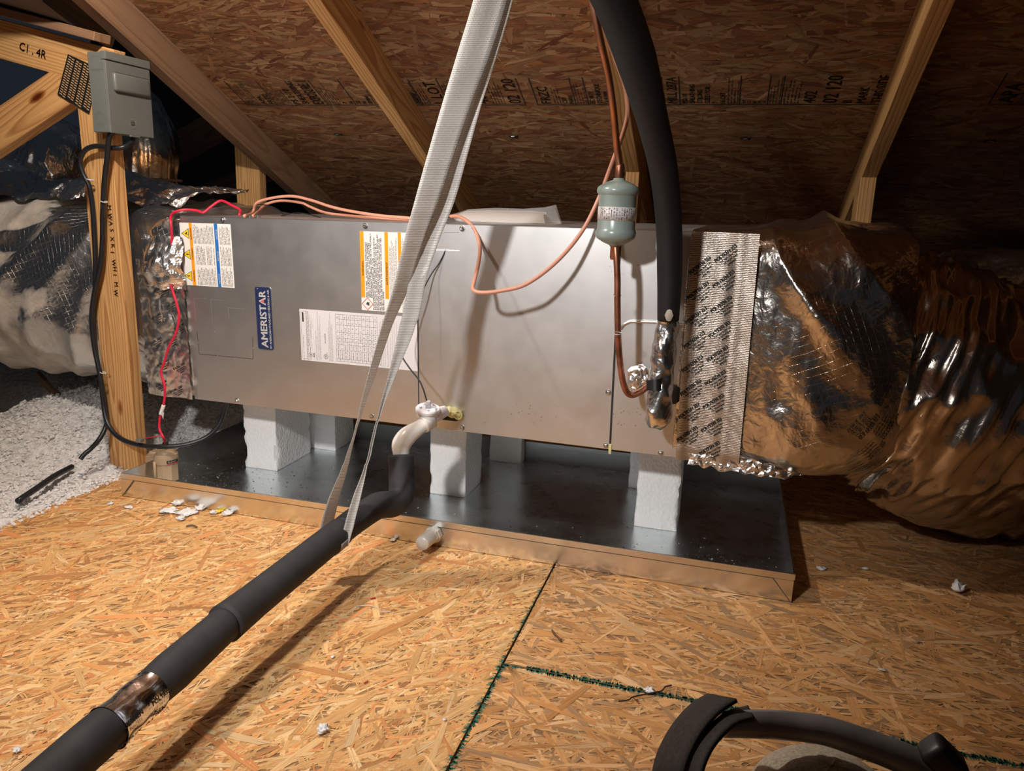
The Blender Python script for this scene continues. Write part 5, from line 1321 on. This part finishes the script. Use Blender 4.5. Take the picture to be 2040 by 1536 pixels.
# ------------------------------------------------------------------ disconnect box, cables
db = empty('disconnect_box', (-0.165, 0.02, 0.93), 'grey steel disconnect switch box on the pine post', 'electrical box')
BX0, BX1, BY0, BY1, BZ0, BZ1 = -0.190, -0.140, -0.0505, 0.0855, 0.845, 1.018
bm = bmesh.new(); bm_box(bm, (BX0, BY0, BZ0), (BX1-0.004, BY1, BZ1), 0.002, 2); from_bm('box_body', bm, GREYBOX, db)
bm = bmesh.new(); bm_box(bm, (BX1-0.004, BY0-0.001, BZ0-0.001), (BX1, BY1+0.001, BZ1-0.018), 0.0012, 2); lid = from_bm('lid', bm, GREYBOX, db)
bm = bmesh.new(); bm_box(bm, (BX1-0.012, BY0-0.002, BZ1-0.016), (BX1+0.002, BY1+0.002, BZ1+0.002), 0.0015, 2); from_bm('hood', bm, GREYBOX, db)
bm = bmesh.new(); bm_box(bm, (BX1-0.002, BY0+0.016, BZ1-0.082), (BX1+0.007, BY1-0.006, BZ1-0.040), 0.0065, 3); autosmooth(from_bm('raised_panel', bm, GREYBOX, lid))
fX = lambda u, v: Vector((BX1+0.0008, 0.0175+u, BZ0+0.026+v))
P = Print(fX); P.ring(0, 0, 0.0102, 0.0112, 36); P.ring(0, 0, 0.0088, 0.0092, 36)
for k in range(4): a = k*math.pi/2+0.4; P.ring(0.0098*math.cos(a)*.86, 0.0098*math.sin(a)*.86, 0.0012, 0.0017, 10)
P.text('GE', -0.0062, -0.0042, 0.0125, width=0.0125, bold=0.0003)
o = P.build('emblem', simple('embossed_enamel', (0.27, 0.285, 0.275), 0.3), lid); o['label'] = 'embossed round emblem'
# knockouts on the side and small latch
P = Print(lambda u, v: Vector((BX0+0.022+u, BY0-0.0004, BZ0+0.03+v)))
KM = simple('knockout_line', (0.13, 0.14, 0.135), 0.5)
P.ring(0, 0, 0.011, 0.0115, 30); P.ring(0, 0, 0.0145, 0.0150, 30); P.build('side_knockout', KM, db)['kind'] = 'stuff'
P = Print(lambda u, v: Vector((BX0+0.022+u, BY0-0.0004, BZ0+0.03+v))); P.ring(0, 0.118, 0.016, 0.0165, 30); P.quad(-0.019, 0.105, 0.019, 0.1056); P.build('side_knockout', KM, db)['kind'] = 'stuff'
bm = bmesh.new(); bm_box(bm, (BX1-0.002, 0.005, BZ0-0.005), (BX1+0.004, 0.035, BZ0-0.001), 0.001); from_bm('latch', bm, GREYBOX, db)
def cable(pts, label, r_=0.0062, ys=None):
    o = tube('power_cable', pts, r_, CABLE, None, 14); return tag(o, label, 'cable')
yk = -0.022
cA = [Vector((-0.150, -0.035, 0.848)), at(217, 275, Y=-0.035), at(214, 310, Y=-0.030), at(208, 360, Y=-0.026), at(205, 420, Y=-0.024), at(204, 480, Y=-0.022), at(200, 530, Y=-0.022), at(189, 580, Y=-0.022), at(183, 630, Y=-0.024), at(188, 690, Y=-0.026), at(200, 750, Y=-0.03), at(207, 810, Y=-0.035), at(215, 845, Y=-0.045), at(238, 872, Y=-0.055), at(275, 886, Y=-0.06), at(320, 890, Y=-0.055), at(370, 886, Y=-0.03), at(410, 872, Y=0.0), at(435, 848, Y=0.02), at(446, 820, Y=0.03), up(0.075, 0.03, 0.006)]
ca = cable(cA, 'black cable dropping down the post then looping right to the cabinet underside', 0.0060)
cB = [Vector((-0.150, 0.03, 0.846)), at(262, 283, Y=0.02), at(246, 293, Y=-0.005), at(222, 295, Y=-0.016), at(192, 291, Y=-0.022), at(170, 299, Y=-0.024), at(160, 320, Y=-0.024), at(165, 345, Y=-0.022), at(178, 372, Y=-0.018), at(184, 410, Y=-0.014), at(188, 470, Y=-0.012), at(190, 530, Y=-0.014), at(189, 590, Y=-0.010), at(187, 650, Y=-0.010), at(193, 715, Y=-0.012), at(204, 770, Y=-0.016), at(211, 815, Y=-0.022), at(212, 845, Y=-0.035), at(200, 872, Y=-0.06), at(182, 893, Y=-0.075), at(168, 905, Y=-0.09), at(160, 915, Y=-0.10)]
cable(cB, 'black cable looping out of the box down the left edge of the post into insulation', 0.0058)
sc0 = at(143, 930, Z=0.022); sc1 = at(36, 998, Z=0.020)
tube_o = tube('cable_offcut', [sc0, (sc0*2+sc1)/3+Vector((0, 0, 0.004)), (sc0+sc1*2)/3+Vector((0, 0, 0.002)), sc1], 0.0072, CABLE, None, 14); tag(tube_o, 'short black cable end poking out over the white insulation', 'cable')
for c, lb in ((at(207, 402, Y=-0.026), 'clear zip tie around the right black cable high on the post'), (at(180, 358, Y=-0.02), 'dark zip tie around the left black cable below the box'), (at(205, 742, Y=-0.028), 'zip tie around the black cables low on the post')):
    z_ = empty('zip_tie', c, lb, 'tie', 'zip ties on the post cables')
    lathe('tie_band', [(0.0064, -0.0012), (0.0074, -0.0012), (0.0074, 0.0012), (0.0064, 0.0012)], Matrix.Translation(c) @ Matrix.Rotation(0.25, 4, 'Y'), TIE, z_, 20)
    box('tie_head', (c.x+0.006, c.y-0.005, c.z-0.002), (c.x+0.012, c.y-0.001, c.z+0.002), TIE, z_)
# red cable
FSC = Vector((at(334, 950, Z=0.012).x, at(334, 950, Z=0.012).y, 0))
rc_ = [up(0.158, 0.012, UH+0.006), at(478, 418, Y=0.04), at(460, 408, Y=0.05), at(446, 401, Y=0.06), at(436, 401, Y=0.06), at(420, 412, Y=0.05), at(405, 423, Y=0.04), at(390, 419, Y=0.04), at(365, 418, Y=0.03), at(346, 424, Y=0.01), at(340, 434, Y=-0.02), at(341, 450, Y=-0.03), at(342, 480, Y=-0.025), at(338, 520, Y=-0.03), at(336, 545, Y=-0.03), at(341, 570, Y=-0.026), at(352, 605, Y=-0.026), at(357, 632, Y=-0.026), at(350, 665, Y=-0.028), at(337, 690, Y=-0.03), at(328, 720, Y=-0.03), at(321, 742, Y=-0.032), at(328, 770, Y=-0.034), at(327, 800, Y=-0.036), at(319, 830, Y=-0.04), at(318, 855, Y=-0.044), at(326, 872, Y=-0.05), FSC+Vector((0, 0, 0.102))]
rc = tube('thermostat_cable', rc_, 0.0031, PINK, None, 10, 6); tag(rc, 'bright red thermostat cable dropping from the cabinet top to the float switch', 'cable')
wl = empty('splice_sleeve', at(322, 817, Y=-0.04), 'white paper flag and sleeve on the red cable', 'sleeve')
tube('sleeve', [at(326, 807, Y=-0.037), at(320, 826, Y=-0.04)], 0.0046, simple('sleeve_white', (0.8, 0.76, 0.74), 0.5), wl, 10)
mesh('flag', [at(320, 820, Y=-0.045), at(327, 822, Y=-0.045), at(325, 836, Y=-0.045)], [(0, 1, 2)], simple('flag_film', (0.6, 0.58, 0.58), 0.3), wl)
tag(tube('red_lead', [at(326, 868, Y=-0.05), at(315, 869, Y=-0.055), at(288, 873, Y=-0.062)], 0.0011, PINK, None, 8), 'thin red lead branching off to the black cable by the post', 'wire')
gc = at(281, 877, Y=-0.065); tag(box('cable_clip', (gc.x-0.007, gc.y-0.012, gc.z-0.003), (gc.x+0.007, gc.y+0.004, gc.z+0.005), GREYPL, None, None, 0.001), 'small grey clip on the black cable in front of the post foot', 'clip')
# black tie at the crossing
# float switch
fs = empty('float_switch', (-0.06, -0.07, 0.004), 'tan plastic float switch clipped inside the left front of the pan', 'float switch')
fx, fy = at(334, 950, Z=0.012).x, at(334, 950, Z=0.012).y
fs_c = Vector((fx, fy, 0))
bm = bmesh.new(); M_ = Matrix.Translation(fs_c)
lathe_bm(bm, [(0, 0.006), (0.0275, 0.006), (0.0275, 0.054), (0, 0.054)], M_ @ Matrix.Rotation(0.3, 4, 'Z'), 8); bmesh.ops.recalc_face_normals(bm, faces=bm.faces)
from_bm('float_body', bm, TAN, fs)
cap_ = lathe('float_cap', [(0, 0.053), (0.0285, 0.053), (0.0290, 0.068), (0.0275, 0.075), (0.0245, 0.076), (0.0230, 0.082), (0.0160, 0.088), (0, 0.090)], M_, TAN, fs, 32); autosmooth(cap_, 50)
bm = bmesh.new(); bm_box(bm, (-0.012, -0.012, 0.046), (0.012, 0.012, 0.066), 0.003, 2); 
bm.free()
vd = Vector((CAM.x-fx, CAM.y-fy, 0)).normalized(); va2 = math.atan2(vd.y, vd.x)
P = Print(lambda u, v: fs_c+Vector((math.cos(va2+u/0.025)*0.0294, math.sin(va2+u/0.025)*0.0294, v)))
for k in range(12): P.quad(0.0+k*0.0022, 0.056, 0.0022+k*0.0022, 0.0635)
P.build('cap_panel', INK, cap_)
P = Print(lambda u, v: fs_c+Vector((math.cos(va2+u/0.025)*0.02960, math.sin(va2+u/0.025)*0.02960, v)))
for k in range(12): P.quad(0.0+k*0.0022, 0.0532, 0.0022+k*0.0022, 0.0550)
P.build('red_line', simple('red_mark', (0.8, 0.05, 0.03), 0.5), cap_)
P = Print(lambda u, v: fs_c+Vector((math.cos(va2+u/0.025)*0.0298, math.sin(va2+u/0.025)*0.0298, v))); P.text('FLOAT', 0.003, 0.0573, 0.0058, width=0.018); P.build('cap_text', simple('pale_ink', (0.6, 0.55, 0.45), 0.5), cap_)
cl = at(309, 925, Y=fy+0.02); dirc = Vector((-0.62, 0.78, 0)).normalized()
cq = at(303, 926, Z=0.042); cpos = Vector((cq.x, cq.y, 0))
bm = bmesh.new(); bm_box(bm, (-0.012, -0.011, 0.020), (0.014, 0.011, 0.070), 0.0025, 2); from_bm('clip_arm', bm, TAN, fs, Matrix.Translation(cpos) @ Matrix.Rotation(0.5, 4, 'Z'))
Vv, Ff = tube_geo([cpos+Vector((0, 0, 0.068)), (cpos+fs_c)/2+Vector((0, 0, 0.074)), fs_c+Vector((0, 0, 0.074))], 0.011, 14, True); autosmooth(mesh('arm_bridge', Vv, Ff, TAN, fs), 50)
Vv, Ff = tube_geo([fs_c+Vector((-0.012, -0.0285, 0.01)), fs_c+Vector((-0.012, -0.0285, 0.06))], 0.0035, 10); mesh('thumb_screw', Vv, Ff, TAN, fs, smooth=True)
lathe('wire_boot', [(0.008, 0.088), (0.008, 0.099), (0.006, 0.104), (0, 0.104)], M_, simple('black_boot', (0.012, 0.012, 0.012), 0.5), fs, 16)

# ------------------------------------------------------------------ tool bag at the lower right
tb_ = empty('tool_bag', atd(1620, 1500, .62), 'dark tool bag with grey tubular handle and black webbing strap at lower right corner', 'bag')
dh = 0.60
hpts = [atd(1440, 1443, dh), atd(1490, 1442, dh), atd(1560, 1445, dh), atd(1640, 1455, dh-.005), atd(1710, 1477, dh-.01), atd(1780, 1503, dh-.015), atd(1850, 1535, dh-.02), atd(1930, 1580, dh-.03), atd(2010, 1640, dh-.04)]
tube('handle_tube', hpts, [0.0098, 0.0105, 0.0108, 0.0108, 0.0112, 0.0115, 0.0120, 0.0125, 0.013], CHROME, tb_, 24)
def webbing(name, pts_a, pts_b, mt, th=0.003):
    A_, B_ = catmull([Vector(p) for p in pts_a], 8), catmull([Vector(p) for p in pts_b], 8); V = []; F = []; m_ = 6
    for a, b in zip(A_, B_):
        for j in range(m_): V.append(a.lerp(b, j/(m_-1)))
    for i in range(len(A_)-1):
        for j in range(m_-1): q_ = i*m_+j; F.append((q_, q_+1, q_+m_+1, q_+m_))
    o = mesh(name, V, F, mt, tb_, smooth=True); md = o.modifiers.new('t', 'SOLIDIFY'); md.thickness = th; return o
webbing('webbing_strap', [atd(1412, 1388, .64), atd(1380, 1408, .632), atd(1350, 1440, .622), atd(1325, 1480, .612), atd(1308, 1525, .60), atd(1296, 1600, .59)], [atd(1470, 1399, .60), atd(1438, 1420, .592), atd(1408, 1452, .582), atd(1384, 1492, .574), atd(1368, 1535, .566), atd(1360, 1600, .56)], CLOTH)
webbing('webbing_strap', [atd(1490, 1412, .61), atd(1450, 1424, .60), atd(1418, 1450, .59), atd(1392, 1488, .58), atd(1374, 1535, .57), atd(1366, 1600, .56)], [atd(1502, 1436, .59), atd(1468, 1446, .58), atd(1440, 1470, .57), atd(1418, 1500, .56), atd(1402, 1542, .55), atd(1396, 1600, .54)], CLOTH)
for off in (0.18, 0.82):
    pa = [atd(1412, 1388, .64), atd(1380, 1408, .632), atd(1350, 1440, .622), atd(1325, 1480, .612), atd(1308, 1525, .60)]; pb = [atd(1470, 1399, .60), atd(1438, 1420, .592), atd(1408, 1452, .582), atd(1384, 1492, .574), atd(1368, 1535, .566)]
    pt_ = [a.lerp(b, off)+(CAM-a).normalized()*0.0028 for a, b in zip(pa, pb)]
    Vv, Ff = tube_geo(catmull(pt_, 8), 0.0008, 6); mesh('stitching', Vv, Ff, simple('stitch', (0.14, 0.11, 0.09), 0.8), tb_)
# round fabric pouch
fcn = atd(1640, 1640, 0.60); V = []; F = []
for i in range(17):
    ph = math.pi/2*i/16
    for k in range(48):
        a = 2*math.pi*k/48; r_ = 0.062; V.append(fcn+Vector((r_*math.cos(ph)*math.cos(a), r_*math.cos(ph)*math.sin(a), 0.052*math.sin(ph)))+Vector((0, 0, 0.0012*noise.noise(Vector((a*3, ph*9, 0))))))
for i in range(16):
    for k in range(48): k2 = (k+1) % 48; F.append((i*48+k, i*48+k2, (i+1)*48+k2, (i+1)*48+k))
mesh('fabric_pouch', V, F, TAUPE, tb_, smooth=True)['label'] = 'rounded taupe fabric top'
bm = bmesh.new(); cc = atd(1600, 1640, .66); bm_box(bm, (cc.x-0.11, cc.y-0.10, 0.02), (cc.x+0.12, cc.y+0.02, cc.z-0.085), 0.02, 4); from_bm('bag_body', bm, CLOTH, tb_, smooth=True)
bm = bmesh.new(); bq = atd(1885, 1513, .56); bm_box(bm, (-0.016, -0.010, -0.012), (0.014, 0.012, 0.009), 0.005, 2); from_bm('corner_cap', bm, simple('black_plastic', (0.012, 0.012, 0.014), 0.45), tb_, Matrix.Translation(bq) @ Matrix.Rotation(0.7, 4, 'Y'), True)

# ------------------------------------------------------------------ litter on the floor
def lump(px, py, s, label, name='foam_crumb', mt=WOOL, flat=0.6, seed=0, z=0.002, cat='debris', group=None, ry=1.0):
    c = at(px, py, Z=z); bm = bmesh.new(); bmesh.ops.create_icosphere(bm, subdivisions=3, radius=1.0)
    for v in bm.verts:
        n_ = v.co.copy(); k = 1+0.7*noise.noise(n_*1.8+Vector((seed*3.3, 0, 0)))+0.45*noise.noise(n_*5+Vector((seed, 3, 0)))
        v.co = Vector((n_.x*s*k, n_.y*s*k*ry, (n_.z*flat+flat*0.9)*s*k))*Vector((1, 1, 1)).x
    o = from_bm(name, bm, mt, None, Matrix.Translation(c), True); return tag(o, label, cat, group)
lump(643, 1458, 0.0075, 'round white insulation crumb on the floor below the pipe shadow', seed=1)
lump(338, 1019, 0.019, 'large flattened white crumb lying in front of the pan, left one of the pile', seed=2, flat=0.16, ry=.8)
lump(374, 1022, 0.020, 'white crumb beside the largest one in front of the pan', seed=3, flat=0.15)
lump(398, 1015, 0.011, 'small white crumb at the right end of the pile in front of the pan', seed=4, flat=0.4)
lump(360, 1035, 0.009, 'small crumb at the near edge of the white pile', seed=5, flat=0.4)
lump(354, 1005, 0.012, 'white crumb touching the pan below the left block', seed=15, flat=0.4)
lump(426, 1022, 0.008, 'white crumb left of the yellow scraps', seed=6, flat=0.35)
lump(453, 1025, 0.011, 'white crumb right of the yellow scraps', seed=7, flat=0.35)
lump(436, 1020, 0.008, 'yellow foam scrap on the left by the pan', 'foam_scrap', simple('yellow_scrap', (0.85, 0.62, 0.02), 0.7), 0.3, 8, cat='debris')
lump(447, 1014, 0.008, 'yellow foam scrap on the right leaning on the pan', 'foam_scrap', simple('yellow_scrap2', (0.85, 0.60, 0.02), 0.7), 0.6, 9, cat='debris')
lump(256, 1012, 0.011, 'long white flake left of the crumb pile', seed=10, flat=0.2, ry=0.45)
lump(220, 1004, 0.006, 'small white flake near the insulation edge', seed=11, flat=0.25)
lump(1907, 1178, 0.011, 'fluffy white tuft on the dim floor at the right', 'wool_tuft', seed=12, flat=0.9)
lump(1293, 1378, 0.0065, 'white tuft beside the dark twig on the green seam', 'wool_tuft', seed=13, flat=0.45)
lump(1590, 938, 0.0085, 'small white tuft behind the pan under the foil duct', 'wool_tuft', seed=14, z=0.01)
lump(783, 1077, 0.006, 'white flake beside the drain outlet', seed=16, flat=0.3)
lump(210, 1410, 0.005, 'white crumb beside the foil taped pipe', seed=17, flat=0.5)
lump(1636, 1134, 0.008, 'ragged white flake in the shade right of the pan', seed=18, flat=0.3)
lump(1724, 1134, 0.006, 'white chip on the floor right of the pan', seed=19, flat=0.3, ry=.6)
lump(1758, 1336, 0.006, 'pale wood chip near the lower right', 'wood_chip', simple('chip', (0.66, 0.58, 0.46), .7), 0.3, 20, ry=.4)
lump(886, 1435, 0.0025, 'tiny white bead on the floor left of the sheet seam', seed=21)
lump(663, 1310, 0.0025, 'tiny white bead in the pipe shadow', seed=22)
lump(35, 1497, 0.004, 'white crumb at the lower left corner', seed=23)
tg = [at(1232, 1397, Z=.004), at(1253, 1394, Z=.006), at(1262, 1388, Z=.005), at(1300, 1380, Z=.006), at(1318, 1376, Z=.006), at(1326, 1368, Z=.006), at(1338, 1365, Z=.007)]
tag(tube('twig', tg, 0.0012, simple('twig_dark', (0.035, 0.02, 0.015), .8), None, 7), 'thin dark crooked twig lying across the green seam', 'debris')
sp = [at(1100, 1256, Z=.004), at(1104, 1263, Z=.006), at(1110, 1268, Z=.004), at(1117, 1276, Z=.005)]
tag(tube('wire_scrap', sp, 0.0017, simple('scrap_brown', (0.12, 0.06, 0.035), .6), None, 7), 'short brown scrap on the floor right of the seam', 'debris')
tag(tube('staple', [at(708, 1208, Z=.003), at(735, 1206, Z=.006), at(755, 1212, Z=.004), at(760, 1218, Z=.003), at(780, 1219, Z=.003)], 0.0006, TIE, None, 6), 'fine bright wire on the floor beside the strap shadow', 'debris')
for px, py, lb in ((245, 1010, 'red scrap'), ): pass
tag(tube('wire_nut_scrap', [at(738, 1193, Z=.003), at(748, 1191, Z=.003)], 0.0014, simple('red_scrap', (0.4, 0.02, 0.02), .6), None, 7), 'tiny red scrap in the strap shadow', 'debris')
tag(tube('wire_nut_scrap', [at(725, 1361, Z=.003), at(733, 1357, Z=.003)], 0.0012, simple('red_scrap_b', (0.5, 0.04, 0.02), .6), None, 7), 'tiny red scrap near the middle of the floor', 'debris')
tag(tube('bark_sliver', [at(371, 1048, Z=.003), at(382, 1046, Z=.005), at(392, 1050, Z=.003)], 0.0028, simple('bark', (0.12, 0.08, 0.05), .9), None, 7, flat=.4), 'dark bark sliver in front of the white crumbs', 'debris')

# far ends of the attic, the darkness there put into their colour
box('wall_back', (-3.0, 2.95, -0.2), (3.4, 3.0, 2.2), simple('far_wall', (0.05, 0.04, 0.035), 0.95), None)['kind'] = 'structure'
box('wall_right', (3.4, -2.2, -0.2), (3.45, 3.0, 2.8), simple('far_wall_r', (0.05, 0.04, 0.035), 0.95), None)['kind'] = 'structure'
